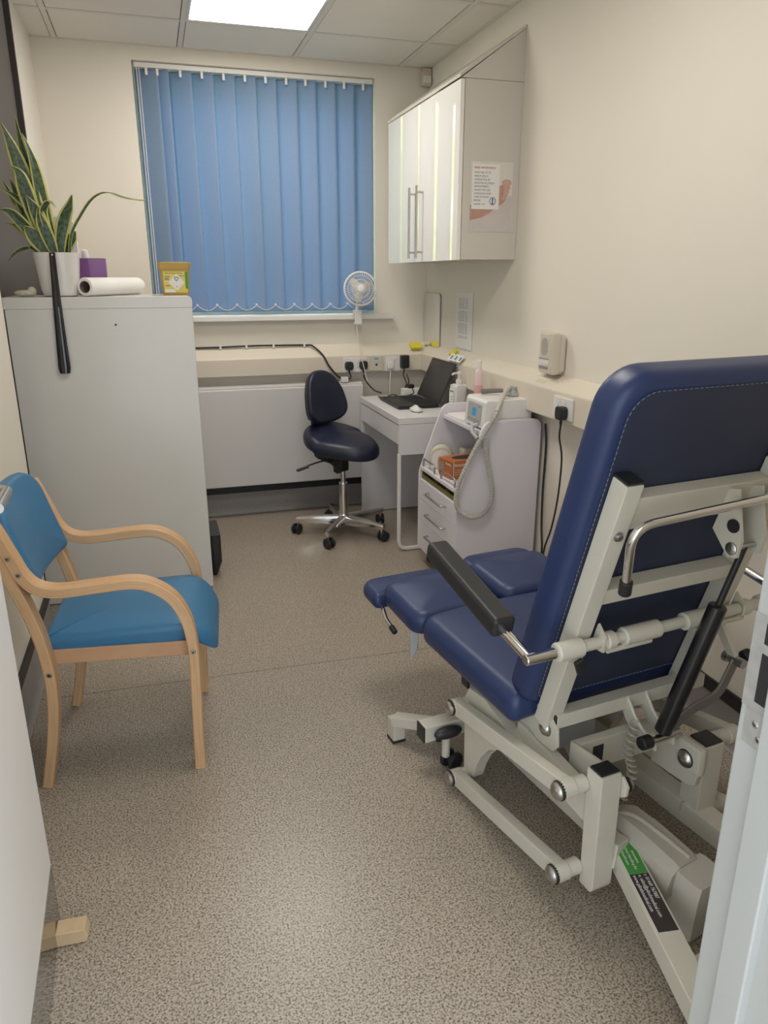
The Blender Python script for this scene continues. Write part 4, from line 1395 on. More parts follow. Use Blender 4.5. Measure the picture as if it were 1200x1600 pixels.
b = MB()
for k in range(3):
    a = R(90 + 120 * k)
    c = V((.055 + .0052 * math.cos(a + PI), .060 + .0052 * math.sin(a + PI)))
    ring = [[LM @ V((c.x + rr * math.cos(q), c.y + rr * math.sin(q), z)) for q in [a + PI + R(-140) + R(280) * j / 16 for j in range(17)]] for rr, z in ((.0058, .0013), (.0032, .0013))]
    b.rings(ring, False, False, closed=False)
b.mbox(lm_(.055, .026, .0013), (.0022, .006, .0003))
part('biohazard_symbol', b, 'ink', lab, angle=0)
b = MB()
for x, y, w_, h_ in ((.016, .068, .024, .006), (.014, .058, .020, .008), (.016, .030, .022, .005), (.080, .072, .022, .004)):
    b.mbox(lm_(x, y, .0009), (w_, h_, .0003))
part('label_blocks', b, 'inkgrey', lab, angle=0)
b = MB().mbox(lm_(.098, .053, .0010), (.011, .072, .0004))
part('green_strip', b, 'green', lab, angle=0)
text('lettering', 'INFECTIOUS WASTE', .0072, LM @ V((.006, .086, .0008)), (1, 0, 0), (0, -.0625, 1), 'ink', lab, sx=1.15)
b = MB().mbox(lm_(.026, .008, .0009), (.044, .014, .0004))
part('white_box', b, 'paper', lab, angle=0)

# wooden block holding the door
b = MB()
wm = frame((-.2985, 1.436, 0), (1, -.05, 0), (0, 1, 0))
b.prism([(-.031, .001), (.031, .001), (.036, .014), (.030, .036), (-.031, .036)], wm @ frame((0, .021, 0), (1, 0, 0), (0, 0, 1)), .042, .0015, 1)
solo('door_block', b, 'block', 'pale wooden block on the floor holding the door open', 'door stop', angle=0)

# ================================================================== BLUE ARMCHAIR (local: x forward, y to its far side)
t = thing('armchair', 'beech armchair with blue vinyl seat and back standing before the grey cabinet', 'armchair', (-.422, 2.003, 0), R(-5.3))
arm_xz = [(-.036, .806), (-.024, .780), (-.010, .742), (.006, .700), (.023, .657), (.050, .624), (.09, .609), (.135, .607), (.22, .613), (.300, .616), (.352, .601), (.402, .560), (.434, .494), (.446, .418), (.447, .331), (.444, .22), (.437, .001)]
up_xz = [(-.066, .806), (-.054, .780), (-.040, .742), (-.022, .695), (-.002, .635), (.022, .56), (.044, .46), (.055, .35), (.050, .25), (.033, .14), (.003, .001)]
for y in (.024, .462):
    b = MB().sweep(smooth_path([(x, y, z) for x, z in arm_xz], 5), (0, 1, 0), .048, .030)
    part('arm', b, ['wood', 'ply'], t, local=True, angle=30)
    b = MB().sweep(smooth_path([(x, y, z) for x, z in up_xz], 5), (0, 1, 0), .048, .029)
    part('rear_leg', b, ['wood', 'ply'], t, local=True, angle=30)
    ys = y - .0245 if y < .2 else y + .0245
    dr = -1 if y < .2 else 1
    for x, z in ((-.002, .716), (.018, .668), (.056, .366), (.4465, .395)):
        b = MB().lathe([(.0075, 0), (.0075, .0015), (.006, .003), (.001, .003)], frame((x, ys, z), (1, 0, 0), (0, 0, 1) if dr < 0 else (0, 0, -1)), 16)
        b.mi = 1
        b.cyl((x, ys + dr * .0028, z), (x, ys + dr * .0033, z), .0032, 6)
        part('bolt', b, ['steel', 'rubber'], t, local=True)
    yy = y + .034 if y < .2 else y - .034
    b = MB().prism([(.052, .372), (.445, .362), (.445, .408), (.052, .418)], frame((0, yy + .010, 0), (1, 0, 0), (0, 0, 1)), .020, .002, 1)
    part('side_rail', b, 'beech', t, local=True, angle=0)
for x, z in ((.075, .385), (.42, .378)):
    part('cross_rail', MB().bx(x - .011, x + .011, .069, .417, z - .022, z + .022, .002), 'beech', t, local=True, angle=0)
# seat: crowned, with a front edge that rolls down
def seat_fn(x, y, z):
    f = (x - .035) / .475
    drop = 0.
    if f > .78:
        drop = .072 * ((f - .78) / .22) ** 2.2
    side = abs(y - .243) / .225
    sag = .010 * max(0, side) ** 4
    wr = 0.
    if y < .09 and .10 < x < .42:
        wr = -.020 * math.exp(-((x - .355) / .06) ** 2) - .0035 * math.sin(x * 160) * math.exp(-((x - .22) / .08) ** 2)
    lowz = max(0, 1 - z / .035)
    return V((x - .012 * max(0, f - .8) * (1 - z / .05), y, .412 + z - drop - sag + wr * lowz - .012 * (1 - f)))
b = MB()
out = rrect(.035, .515, .050, .436, .045, 7, (.012, .065, .065, .012), sub=14)
b.pad(out, seat_fn, .062, .024, .010, 6, 10)
part('seat', b, 'teal', t, local=True, angle=70)
# backrest: slightly dished pad tilted back between the uprights
bdir = V((-.075, 0, .262)).normalized()
bn = V((bdir.z, 0, -bdir.x))
def back_fn(a, c, z):
    p = V((.028, .243, .585)) + bdir * c + V((0, a, 0))
    cr = .030 * (a / .20) ** 2
    return p + bn * (z - .022 + cr - .022)
b = MB()
out = rrect(-.194, .194, 0, .285, .03, 6, (.018, .018, .085, .085), sub=10)
b.pad(out, back_fn, .052, .022, .012, 6, 8)
part('backrest', b, 'teal', t, local=True, angle=70)

# ================================================================== STOOL (local: x forward)
t = thing('saddle_stool', 'dark navy wheeled stool with pear-shaped back pulled up to the desk', 'stool', (.948, 3.935, 0), R(-58))
b = MB()
b.lathe([(.034, .055), (.040, .062), (.040, .095), (.030, .112), (.026, .118)], Matrix.Identity(4), 24)
part('hub', b, 'chrome', t, local=True)
for k in range(5):
    a = R(165 + 58 - 72 * k)
    d = V((math.cos(a), math.sin(a), 0))
    n = V((-d.y, d.x, 0))
    b = MB()
    rg = []
    for s_, hw, z0, z1 in ((.02, .024, .058, .110), (.10, .0215, .062, .109), (.20, .019, .068, .105), (.268, .0165, .073, .101), (.282, .011, .078, .096)):
        c = d * s_
        rg.append([c + n * q + V((0, 0, z)) for q, z in ((-hw, z0), (hw, z0), (hw, (z0 + 2 * z1) / 3), (hw * .6, z1), (-hw * .6, z1), (-hw, (z0 + 2 * z1) / 3))])
    b.rings(rg)
    lg = part('leg', b, 'chrome', t, local=True, angle=30)
    b = MB()
    e = d * .266
    castor(b, e.x, e.y, .030, .046, a + 1.1)
    b.mi = 1
    b.cyl((e.x, e.y, .045), (e.x, e.y, .078), .008, 12)
    part('castor', b, ['dark', 'chrome'], lg, local=True)
part('column', MB().lathe([(.0255, .11), (.0255, .295), (.024, .302), (.0235, .304)], Matrix.Identity(4), 28), 'chrome', t, local=True)
part('piston', MB().lathe([(.0145, .30), (.0145, .445)], Matrix.Identity(4), 24), 'chrome', t, local=True)
b = MB()
b.bx(-.075, .085, -.05, .05, .452, .492, .010)
b.prism([(-.10, .42), (-.045, .395), (.03, .440), (.03, .47), (-.15, .475), (-.16, .455)], frame((0, .035, 0), (1, 0, 0), (0, 0, 1)), .07, .006)
b.prism([(-.050, .360), (-.020, .352), (-.006, .372), (.022, .372), (.026, .46), (-.06, .46)], frame((0, .026, 0), (1, 0, 0), (0, 0, 1)), .052, .005)
b.bx(-.19, -.06, -.038, .038, .452, .488, .008)
b.prism([(-.165, .440), (-.130, .425), (-.09, .432), (-.05, .415), (-.04, .48), (-.17, .485)], frame((0, .085, 0), (1, 0, 0), (0, 0, 1)), .15, .008)
part('mechanism', b, 'dark', t, local=True)
b = MB().tube(fillet([(-.02, -.03, .448), (-.05, -.14, .440), (-.075, -.20, .425)], .03), .005, 8)
b.prism([(-.012, -.03), (.012, -.03), (.016, .03), (.008, .042), (-.008, .042), (-.016, .03)], frame((-.083, -.225, .419), (.9, -.35, 0), (-.33, -.85, -.2)), .010, .003)
part('lever', b, 'dark', t, local=True)
b = MB().tube(fillet([(-.15, .0, .470), (-.215, 0, .475), (-.222, 0, .60), (-.172, 0, .70)], .05), .013, 10)
b.bx(-.226, -.196, -.03, .03, .56, .70, .010)
b.cyl((-.214, -.045, .655), (-.214, .045, .655), .016, 14)
part('back_bracket', b, 'dark', t, local=True)
def saddle(x, y, z):
    q = y / .20
    r_ = x / .21
    h = .500 + z - .026 * q * q * (1 if r_ > -.2 else .4) - .026 * r_ + .030 * max(0, -r_) ** 2 - .016 * max(0, r_) ** 2
    return V((x, y, h))
out = []
for k in range(48):
    a = 2 * PI * k / 48
    c, s_ = math.cos(a), math.sin(a)
    rr = .205 * (1 + .05 * math.cos(2 * a) - .06 * math.cos(a) + .07 * math.cos(3 * a))
    out.append((rr * c * 1.02 + .012, rr * s_ * 1.00))
part('seat', MB().pad(out, saddle, .085, .038, .004, 7, 8), 'navy2', t, local=True, angle=70)
bdir = V((-.16, 0, 1)).normalized()
bn = V((bdir.z, 0, -bdir.x))
def sback(a, c, z):
    cr = .055 * (a / .17) ** 2
    return V((-.140, .012, .615)) + bdir * c + V((0, a, 0)) + bn * (z - .03 + cr)
out = []
for k in range(48):
    a = 2 * PI * k / 48
    c, s_ = math.cos(a), math.sin(a)
    hw = .182 - .078 * ((s_ + 1) / 2) ** 1.3 - .010 * math.cos(2 * a)
    e = 1.25
    out.append((hw * (abs(c) ** (2 / 2.5)) * (1 if c > 0 else -1), .158 + .150 * (abs(s_) ** (2 / 2.3)) * (1 if s_ > 0 else -1)))
part('backrest', MB().pad(out, sback, .050, .022, .008, 6, 7), 'navy2', t, local=True, angle=70)
b = MB()
rows = []
part('backrest_shell', MB().pad([(x * .93, .158 + (y - .158) * .93) for x, y in out], lambda a, c, z: sback(a, c, z - .008), .012, .004, 0, 3, 4), 'dark', t, local=True, angle=70)

# ================================================================== TREATMENT CHAIR (local: x to its right, y forward, towards the desk)
t = thing('treatment_chair', 'large navy podiatry treatment chair seen from behind on a cream metal lift frame', 'treatment chair', (1.0436, 1.4115, 0), R(7.5))
def P_(nm, mb, mat, par=t, **k):
    return part(nm, mb, mat, par, local=True, **k)
TH = math.atan2(.23924, .81583)
EB = V((0, -math.sin(TH), math.cos(TH)))
NB = V((0, -math.cos(TH), -math.sin(TH)))
B0 = V((0, 0, .43))
def bk(lat, e, n=0.):
    return B0 + V((lat, 0, 0)) + EB * e + NB * n
bax = lambda lat, e, n: frame(bk(lat, e, n), (1, 0, 0), EB)     # local z = x cross EB points backwards (NB) or forwards
zdir = (bax(0, 0, 0).to_3x3() @ V((0, 0, 1))).dot(NB)
# backrest
def bfn(x, y, z):
    return bk(x, y, -z)
b = MB()
out = rrect(-.282, .300, -.004, .852, .05, 8, (.045, .045, .085, .085), sub=10)
b.pad(out, bfn, .085, .030, .012, 7, 6)
bp_ = P_('backrest', b, 'navy', angle=70)
b = MB()
inn = rrect(-.252, .270, .026, .822, .05, 8, (.03, .03, .06, .06), sub=10)
b.pad(inn, lambda x, y, z: bk(x, y, z - .002), .0045, .002, .001, 3, 4)
P_('back_cover', b, 'navyback', bp_, angle=70)
b = MB()
for k in range(len(inn)):
    a, c = V(inn[k]), V(inn[(k + 1) % len(inn)])
    L_ = (c - a).length
    m = max(1, round(L_ / .012))
    for q in range(m):
        p0, p1 = a + (c - a) * (q + .15) / m, a + (c - a) * (q + .70) / m
        b.tube([bk(p0.x, p0.y, .0035), bk(p1.x, p1.y, .0035)], .0009, 4)
P_('stitching', b, 'thread', bp_, kind='stuff')
# frame on the back
def bbar(nm, a, c, w, n0, n1, mat='frame', par=None, bev=.004):
    """box section on the back between (lat,e) points a and c, width w in the plane, from n0 to n1 off it"""
    a, c = V(a), V(c)
    d = c - a
    L_ = d.length
    d.normalize()
    mid = (a + c) / 2
    X = V((d.x, 0, 0)) + EB * d.y
    Y = V((-d.y, 0, 0)) + EB * d.x
    fm = frame(bk(mid.x, mid.y, (n0 + n1) / 2), X, Y)
    return P_(nm, MB().mbox(fm, (L_, w, n1 - n0), bev), mat, par or t)
lr = bbar('back_rail', (-.222, -.035), (-.222, .648), .044, .004, .050)
bbar('end_cap', (-.222, .6485), (-.222, .654), .042, .006, .048, 'dark', lr, .002)
rr_ = bbar('back_rail', (.200, -.035), (.200, .648), .044, .004, .050)
bbar('end_cap', (.200, .6485), (.200, .654), .042, .006, .048, 'dark', rr_, .002)
bbar('cross_bar', (-.1995, .572), (.1775, .572), .076, .004, .040)
bbar('cross_bar', (-.1995, .360), (.1775, .360), .040, .004, .044)
P_('bolt', MB().lathe([(.011, 0), (.011, .003), (.007, .004), (.007, .009), (.001, .009)], frame(bk(-.226, .532, .050), (1, 0, 0), EB) if zdir > 0 else frame(bk(-.226, .532, .050), (-1, 0, 0), EB), 16), 'steel', lr)
# pull bar (chrome, bent at its end)
pb = fillet([bk(-.196, .432, .085), bk(-.233, .578, .085), bk(.30, .604, .085)], .055, 8)
hb_ = P_('pull_handle', MB().tube(pb, .0095, 14), 'chrome')
P_('grip_tip', MB().cyl(bk(-.190, .405, .085), bk(-.198, .440, .085), .0135, 16, None, .002), 'rubber', hb_)
# gas spring bracket under the upper bar
b = MB()
for la in (.060, .128):
    tri = [(0.50, .040), (.600, .040), (.610, .060), (.515, .115), (.475, .120), (.465, .100)]
    pp = [bk(la - .004, e_, n_) for e_, n_ in tri]
    qq = [bk(la + .004, e_, n_) for e_, n_ in tri]
    b.rings([pp, qq])
gb = P_('spring_bracket', b, 'frame', angle=20)
b = MB().cyl(bk(.048, .488, .102), bk(.142, .488, .102), .006, 12)
b.lathe([(.014, 0), (.014, .004), (.010, .007), (.001, .007)], frame(bk(.056, .488, .102), (0, 0, 1), (0, 1, 0)) @ Matrix.Rotation(0, 4, 'X'), 16)
P_('bracket_bolt', b, 'steel', gb)
b = MB()
for la in (.0555,):
    b.cyl(bk(la, .535, .085), bk(la - .003, .535, .085), .015, 18)
P_('bracket_hole', b, 'rubber', gb)
gt, gbm = bk(.094, .488, .102), V((.012, -.155, .372))
gd = (gbm - gt)
gs = P_('gas_spring', MB().cyl(gt + gd * .29, gbm - gd * .02, .0205, 24, None, .003), pm('black_cylinder', (.012, .012, .014), .28, coat=.2))
P_('piston_rod', MB().cyl(gt, gt + gd * .30, .0075, 16), 'dark', gs)
# armrest pivot tube with collars
eT, nT = .252, .066
tubea = P_('armrest_tube', MB().cyl(bk(-.30, eT, nT), bk(.43, eT, nT), .0135, 20), 'frame')
for a, c, r_ in ((-.305, -.238, .0215), (-.175, -.150, .0205), (-.125, -.020, .021), (.055, .150, .021), (.232, .262, .0205), (.300, .44, .021)):
    P_('collar', MB().cyl(bk(a, eT, nT), bk(c, eT, nT), r_, 20, None, .003), 'frame', tubea)
for a, c in ((-.165, -.04), (.09, .25)):
    P_('link_rod', MB().cyl(bk(a, eT - .024, nT + .008), bk(c, eT - .024, nT + .008), .007, 12), 'frame', tubea)
fmL = bax(-.243, eT - .040, nT + .020)
P_('lock_catch', MB().mbox(fmL @ Matrix.Rotation(R(28), 4, 'Z'), (.022, .046, .012), .004), 'rubber', tubea)
for la in (-.185, .235):
    b = MB()
    b.rings([[bk(la - .003, e_, n_) for e_, n_ in ((.222, .045), (.288, .045), (.272, .078), (.236, .084))], [bk(la + .003, e_, n_) for e_, n_ in ((.222, .045), (.288, .045), (.272, .078), (.236, .084))]])
    P_('tube_bracket', b, 'frame', tubea, angle=20)
# armrests
for sg, la, lb in ((-1, -.372, -.30), (1, .405, .36)):
    bend = bk(la, eT, nT)
    n0 = V((la, -.030, .682))
    n1 = V((la - sg * .006, .292, .752))
    d = (n1 - n0).normalized()
    ch = MB().cyl(bk(lb, eT, nT), bend + V((sg * .012, 0, 0)), .0125, 18, None, .002)
    ch.tube([bend, n0 + d * .06 - V((0, 0, .012))], .0115, 16)
    ar = P_('armrest_arm', ch, 'chrome')
    um = frame(n0 + d * (.165 if sg < 0 else .235), d, (1, 0, 0))
    if sg > 0:
        P_('armrest_stem', MB().cyl(n0 + d * .03, n0 + d * .12, .0115, 16), 'chrome', ar)
    P_('armrest_pad', MB().mbox(um, (.345 if sg < 0 else .26, .058, .050), .012, 3), 'rubber' if False else 'dark', ar)
# seat
def sfn(x, y, z):
    return V((x, y, .385 + z - .012 * abs(x / .29) ** 3))
b = MB().pad(rrect(-.305, .305, .010, .512, .05, 8, (.03, .03, .05, .05), sub=8), sfn, .088, .036, .010, 7, 7)
P_('seat', b, 'navy', angle=70)
# split leg rests, each of two pads
for sg, zt in ((-1, .428), (1, .452)):
    x0, x1 = (-.318, -.010) if sg < 0 else (.000, .305)
    x0b, x1b = (-.345, -.03) if sg < 0 else (.035, .325)
    def lfn(x, y, z, zt=zt):
        return V((x, y, zt - .045 + z + .06 * (y - .52) - .006 * abs((x - (x0 + x1) / 2) / .15) ** 2))
    b = MB().pad(rrect(x0, x1, .505, .765, .06, 8, (.055, .055, .05, .05), sub=6), lfn, .080, .034, .012, 7, 7)
    lg = P_('leg_rest', b, 'navy', angle=70)
    def l2(x, y, z, zt=zt):
        return V((x, y, zt - .050 + z + .03 * (y - .77)))
    b = MB().pad(rrect(x0b, x1b, .74, .885, .05, 8, (.02, .02, .06, .06), sub=6), l2, .058, .026, .006, 7, 6)
    P_('calf_pad', b, 'navy', lg, angle=70)
    b = MB().bar(((x0 + x1) / 2, .45, zt - .062), ((x0 + x1) / 2, .84, zt - .050), .05, .022, bev=.004)
    P_('leg_frame', b, 'frame', lg)
    if sg < 0:
        h = fillet([(-.275, .80, .405), (-.308, .79, .405), (-.322, .70, .362), (-.318, .668, .350)], .022)
        P_('leg_lever', MB().tube(h, .0065, 10), 'chrome', lg)
        P_('lever_tip', MB().cyl((-.3185, .672, .351), (-.317, .644, .341), .0095, 14, None, .002), 'rubber', lg)
        pd = [(.004, 0), (.011, -.012), (.014, -.06), (.012, -.10), (-.006, -.145), (-.013, -.143), (-.013, -.05), (-.006, -.008)]
        P_('paddle', MB().prism(pd, frame((-.258, .628, .385), (.92, -.38, 0), (0, 0, 1)), .010, .003), 'panelgrey', lg, label='grey hanging release paddle')
# seat sub-frame
b = MB().bx(-.225, .245, -.062, -.024, .395, .432, .003)
sf = P_('seat_beam', b, 'frame')
P_('beam_cap', MB().bx(-.2275, -.2245, -.060, -.026, .397, .430, .001), 'dark', sf)
b = MB().bx(-.228, -.188, -.02, .45, .335, .385, .004).bx(.188, .228, -.02, .45, .335, .385, .004).bx(-.236, .236, .315, .355, .298, .338, .004)
P_('seat_frame', b, 'frame')
P_('frame_cap', MB().bx(-.243, -.2365, .316, .354, .299, .337, .002), 'dark')
b = MB().prism([(-.075, .355), (-.06, .335), (.0, .330), (.05, .345), (.05, .42), (-.03, .432), (-.07, .400)], frame((-.232, 0, 0), (0, 1, 0), (0, 0, 1)), .008, .002)
P_('pivot_plate', b, 'frame', sf)
def pin(nm, p0, p1, r, par, mat='frame'):
    p0, p1 = V(p0), V(p1)
    d = (p1 - p0).normalized()
    o = P_(nm, MB().cyl(p0, p1, r, 22, None, .002), mat, par)
    return o
def dome(nm, c, d, r, par):
    """steel domed cap facing d, with a dark ring"""
    d = V(d)
    b = MB().lathe([(r, 0), (r, .004), (r * .80, .009), (r * .45, .0125), (r * .05, .014)], frame(c, perp(d), d.cross(perp(d))), 24)
    b.mi = 1
    b.lathe([(r * 1.1, -.005), (r * 1.1, -.0005), (r * .9, -.0005)], frame(c, perp(d), d.cross(perp(d))), 24)
    return P_(nm, b, ['steel', 'rubber'], par)
dome('pivot_cap', (-.2325, -.028, .382), (-1, 0, 0), .019, sf)
# curved hooks carrying the foot of the gas spring
for la in (-.012, .046):
    pth = smooth_path([(la, -.045, .420), (la, -.062, .400), (la, -.085, .375), (la, -.125, .352), (la, -.160, .360)], 5)
    b = MB().sweep(pth, (1, 0, 0), .009, .040, 0, 0)
    P_('spring_hook', b, 'frame', sf)
b = MB().cyl((-.035, -.155, .365), (.07, -.155, .365), .010, 16)
hk = P_('spring_pin', b, 'steel', sf)
P_('pin_cap', MB().cyl((-.052, -.155, .365), (-.020, -.155, .365), .0165, 18, None, .003), 'rubber', hk)
lk = smooth_path([(.234, -.15, .520), (.216, -.15, .482), (.196, -.15, .445), (.165, -.15, .426), (.115, -.15, .416), (.078, -.15, .398), (.040, -.15, .368)], 6)
lo = P_('curved_link', MB().sweep(lk, (0, 1, 0), .008, .030, 0, 0), 'linkgrey', sf)
b = MB().cyl((.234, -.175, .520), (.234, -.135, .520), .012, 16).cyl((.234, -.130, .520), (.234, -.120, .520), .016, 18)
P_('link_bolt', b, 'steel', lo)
P_('bolt_cap', MB().cyl((.258, -.150, .523), (.282, -.150, .527), .015, 18, None, .003), 'rubber', lo)
b = MB().bar(bk(.185, .23, .055), (.236, -.142, .520), .010, .026, (0, -1, 0))
P_('link_strut', b, 'frame', lo)

# lift frame: left side
base = P_('front_beam', MB().bx(-.352, .34, .362, .412, .120, .172, .004), 'frame')
P_('beam_cap', MB().bx(-.3555, -.3515, .363, .411, .121, .171, .0015), 'dark', base)
P_('beam_cap', MB().bx(.3405, .3445, .363, .411, .121, .171, .0015), 'dark', base)
for sg in (-1, 1):
    cxx = -.272 if sg < 0 else .285
    b = MB()
    castor(b, cxx + .008, .372, .029, .046, R(20))
    ca = P_('castor', b, 'dark', base)
    P_('castor_stem', MB().cyl((cxx, .380, .045), (cxx, .380, .122), .0125, 16), 'frame', ca)
    if sg < 0:
        b = MB().sphere((-.286, .345, .152), (.046, .018, .019), 12)
        b.bx(-.318, -.302, .352, .364, .120, .134, .002)
        P_('brake_pedal', b, 'dark', ca)
    fo = P_('foot_arm', MB().bar((sg * .250, .405, .125), (sg * .352 if sg < 0 else .36, .575, .075), .042, .034, bev=.003), 'frame', base)
    fx_ = -.345 if sg < 0 else .354
    P_('foot', MB().bx(fx_ - .020, fx_ + .022, .552, .600, .008, .078, .004), 'frame', fo)
    P_('foot_pad', MB().bx(fx_ - .021, fx_ + .023, .551, .601, .0005, .009, .002), 'rubber', fo)
# front plate with arch and gusset
pl = [(.300, .290), (.292, .062), (.238, .062), (.226, .105), (.205, .155), (.165, .205), (.107, .243), (.055, .262), (.055, .300), (.20, .340), (.28, .330)]
for la in (-.262, .215):
    fp = P_('front_plate', MB().prism(pl, frame((la, 0, 0), (0, 1, 0), (0, 0, 1)), .034, .003), 'frame', base)
    gus = [(.232, .252), (.200, .250), (.222, .228)]
    if la < 0:
        P_('gusset_hole', MB().prism(gus, frame((la - .0006, 0, 0), (0, 1, 0), (0, 0, 1)), .001), 'panelgrey', fp, angle=0)
# parallelogram arms with pins and domed caps, both sides
def lift_arm(la, sgn, p, q, post):
    a = P_('lift_arm', MB().bar((la, p[0], p[1]), (la, q[0], q[1]), .030, .044, bev=.004), 'frame')
    for (y, z), inner in ((p, la - sgn * .040), (q, post)):
        pin('pivot_pin', (la - sgn * .012, y, z), (inner, y, z), .0195, a)
        pin('pivot_sleeve', (la + sgn * .022, y, z), (la - sgn * .016, y, z), .0225, a)
        dome('pivot_cap', (la + sgn * .0225, y, z), (sgn, 0, 0), .0205, a)
LP = -.2405
lift_arm(-.290, -1, (.292, .272), (-.188, .342), LP)
lift_arm(-.290, -1, (.282, .045), (-.192, .117), LP)
RP = .175
lift_arm(.236, 1, (.312, .225), (-.166, .318), RP)
lift_arm(.236, 1, (.304, .050), (-.170, .110), RP)
po = P_('rear_post', MB().prism([(-.246, .088), (-.238, .075), (-.200, .075), (-.190, .385), (-.242, .385)], frame((-.240, 0, 0), (0, 1, 0), (0, 0, 1)), .056, .004), 'frame')
P_('post_cap', MB().bx(-.237, -.187, -.236, -.196, .3845, .3905, .002), 'dark', po)
po2 = P_('rear_post', MB().bx(.112, .175, -.205, -.145, .130, .335, .004), 'frame')
P_('post_cap', MB().bx(.116, .171, -.201, -.149, .3345, .3405, .002), 'dark', po2)
# diagonal tube, cross channel and inner plates
P_('diagonal_tube', MB().bar((-.222, .085, .300), (-.215, -.19, .265), .030, .075, bev=.004), 'frame')
ccm = MB().bx(-.180, .110, -.085, -.060, .268, .352, .003)
cc = P_('cross_channel', ccm, 'frame')
P_('channel_slot', MB().bx(-.130, -.098, -.0862, -.0845, .285, .335, .001), 'dark', cc)
b = MB().prism([(-.255, .330), (-.235, .315), (-.08, .262), (-.062, .268), (-.062, .352), (-.10, .356), (-.24, .372), (-.258, .355)], frame((-.183, 0, 0), (0, 1, 0), (0, 0, 1)), .010, .003)
ip = P_('inner_plate', b, 'frame', cc)
dome('pivot_cap', (-.1625, -.236, .345), (1, 0, 0), .017, ip)
b = MB().prism([(-.205, .235), (-.185, .225), (-.062, .215), (-.062, .330), (-.10, .332), (-.19, .318), (-.215, .29)], frame((.088, 0, 0), (0, 1, 0), (0, 0, 1)), .010, .003)
ip2 = P_('inner_plate', b, 'frame', cc)
b = MB().bx(.085, .112, -.215, -.135, .262, .340, .010)
P_('pivot_block', b, 'frame', ip2)
dome('pivot_cap', (.0842, -.172, .295), (-1, 0, 0), .0215, ip2)
# base tubes running to the rear
tl = [(-.205, -.10, .135), (-.150, -.175, .145), (-.192, -.33, .120), (-.262, -.565, .070)]
b = MB().bar((-.115, .38, .105), (-.128, -.185, .145), .056, .056, bev=.004)
lt = P_('base_tube', b, 'frame')
d0, d1 = V((-.128, -.180, .145)), V((-.246, -.600, .080))
b = MB().bar(d0, d1, .058, .054, bev=.004)
lt2 = P_('rear_tube', b, 'frame', lt)
P_('post_stub', MB().bar((-.190, -.222, .160), (-.140, -.205, .150), .055, .06, bev=.003), 'frame', lt)
b = MB().bar((.140, .38, .105), (.128, -.165, .130), .058, .058, bev=.004)
rt_ = P_('base_tube', b, 'frame')
P_('rear_tube', MB().bar((.128, -.160, .130), (.205, -.600, .080), .060, .056, bev=.004), 'frame', rt_)
rc = P_('rear_beam', MB().bx(-.216, .175, -.535, -.475, .058, .106, .004), 'frame')
for x in (-.236, .200):
    P_('foot_pad', MB().bx(x - .025, x + .025, -.60, -.55, .001, .055, .006), 'dark', rc)
# sticker along the top of the left rear tube
dn_ = (d1 - d0).normalized()
sdx = V((0, 0, 1)).cross(dn_).normalized()
un = dn_.cross(sdx).normalized()
if un.z < 0:
    un = -un
top = lambda s_, w_: d0 + dn_ * s_ + sdx * w_ + un * .0272
SM = frame(top(.038, 0), dn_, un.cross(dn_))
st = P_('sticker', MB().mbox(SM @ Matrix.Translation((.072, 0, .0002)), (.144 + .066, .050, .0006)) if False else MB().mbox(SM @ Matrix.Translation((.110, 0, .0002)), (.222, .0475, .0006)), 'paper', lt2, angle=0, label='maker sticker with green and black fields')
P_('green_field', MB().mbox(SM @ Matrix.Translation((.0425, 0, .0005)), (.083, .0455, .0006)), 'green', st, angle=0)
P_('black_field', MB().mbox(SM @ Matrix.Translation((.1525, 0, .0005)), (.136, .0455, .0006)), 'stickblack', st, angle=0)
sX, sY = dn_, un.cross(dn_)
sp_ = lambda a, c: SM @ V((a, c, .0009))
text('lettering', 'Innovative\nPatient Handling for\nHealthcare', .0095, sp_(.0425, .016), sX, sY, 'paper', st, local=True, align='CENTER', spacing=1.25, sx=.85)
text('lettering', 't: 01449 767887\ne: sales@plinthmedical.com\nwww.plinthmedical.com', .0122, sp_(.088, .019), sX, sY, 'paper', st, local=True, spacing=1.05, sx=.74)
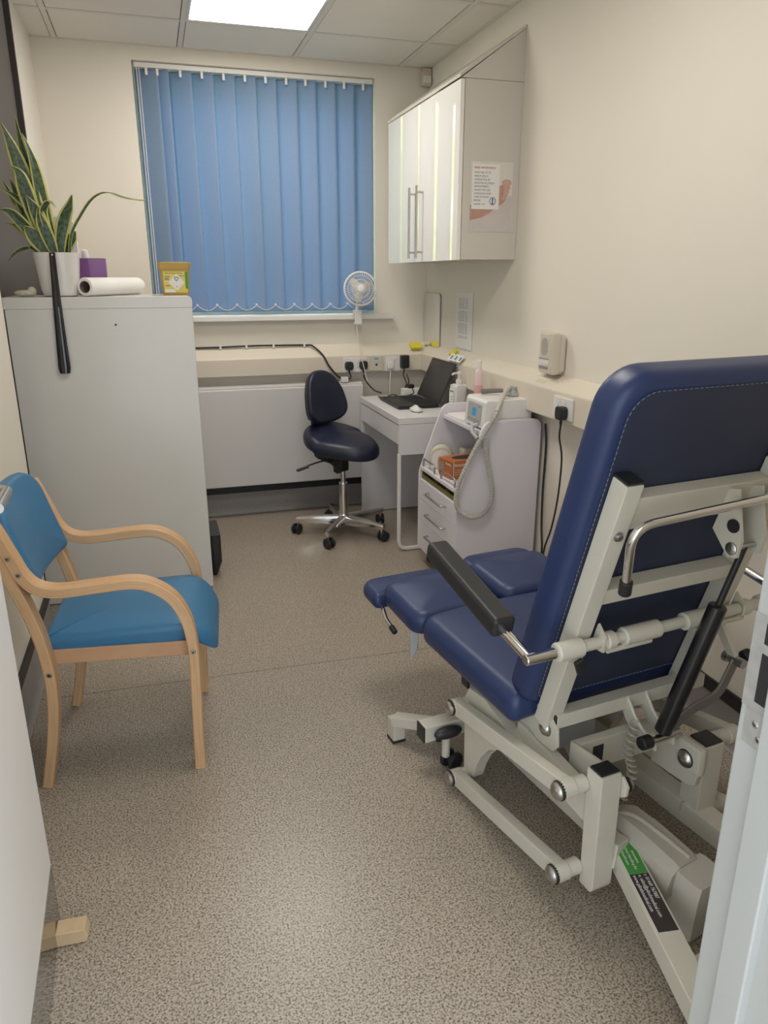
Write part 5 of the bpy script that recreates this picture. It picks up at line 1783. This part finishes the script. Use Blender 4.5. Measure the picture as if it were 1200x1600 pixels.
# actuator between the base tubes
am = frame((-.062, -.255, .150), (.10, -1, -.10), (1, .1, 0))
b = MB()
pr = [(-.058, -.045), (.058, -.045), (.062, -.01), (.052, .030), (.030, .052), (-.030, .052), (-.052, .030), (-.062, -.01)]
Aax = V((.10, -1, -.06)).normalized()
Ax = V((1, .10, 0)).normalized()
Az = Ax.cross(Aax).normalized()
if Az.z < 0:
    Az = -Az
A0 = V((-.082, -.135, .150))
b.rings([[A0 + Aax * s_ + Ax * x * k + Az * (z * k2) for x, z in pr] for s_, k, k2 in ((0, .78, .6), (.03, .95, .92), (.10, 1., 1.), (.19, .98, .92), (.205, .90, .80))])
ac = P_('actuator_motor', b, 'frame2', angle=30)
b = MB().tube(smooth_path([A0 + Aax * .005 + Ax * -.035 + Az * .03, A0 + Aax * .05 + Ax * -.01 + Az * .054, A0 + Aax * .12 + Az * .055, A0 + Aax * .20 + Ax * .012 + Az * .045], 6), .0055, 8)
P_('motor_cable', b, 'frame2', ac)
G0 = A0 + Aax * .195 + Ax * .012
b = MB()
gp = [(-.046, -.115), (.046, -.115), (.050, .0), (.046, .036), (-.046, .036), (-.050, 0)]
b.rings([[G0 + Aax * s_ + Ax * x * k + Az * z for x, z in gp] for s_, k in ((0, .92), (.012, 1.), (.062, 1.), (.072, .92))])
P_('gearbox', b, pm('pale_grey_plastic', (.56, .535, .465), .45, var=.03), ac, angle=30)
b = MB().tube(smooth_path([G0 + Aax * .06 + Ax * .04 + Az * -.06, G0 + Aax * .10 + Ax * .04 + Az * -.07, G0 + Aax * .105 + Ax * .035 + Az * -.10], 5), .006, 8)
P_('gearbox_cable', b, 'panelgrey', ac)
b = MB().cyl(G0 + Aax * .09 + Ax * .03 + Az * -.115, G0 + Aax * .12 + Ax * .03 + Az * -.115, .014, 14)
P_('cable_plug', b, 'rubber', ac)
b = MB().bar((.06, .33, .150), A0 + V((0, .02, 0)), .036, .036, bev=.01)
P_('actuator_rod', b, 'frame2', ac)
# coiled handset lead
hx0 = smooth_path([(-.025, -.105, .385), (-.045, -.115, .320), (-.030, -.120, .245), (-.072, -.128, .175)], 16)
b = MB()
pts = []
N = 200
for i in range(N):
    s_ = i / (N - 1) * (len(hx0) - 1)
    k = min(int(s_), len(hx0) - 2)
    p = hx0[k].lerp(hx0[k + 1], s_ - k)
    a = i / (N - 1) * 2 * PI * 13
    pts.append(p + V((.011 * math.cos(a), .011 * math.sin(a), 0)))
b.tube(pts, .0028, 6)
P_('coiled_lead', b, 'frame2', ac)
# grey control box under the seat
P_('control_box', MB().bx(-.17, -.03, .02, .20, .262, .325, .008), 'panelgrey')
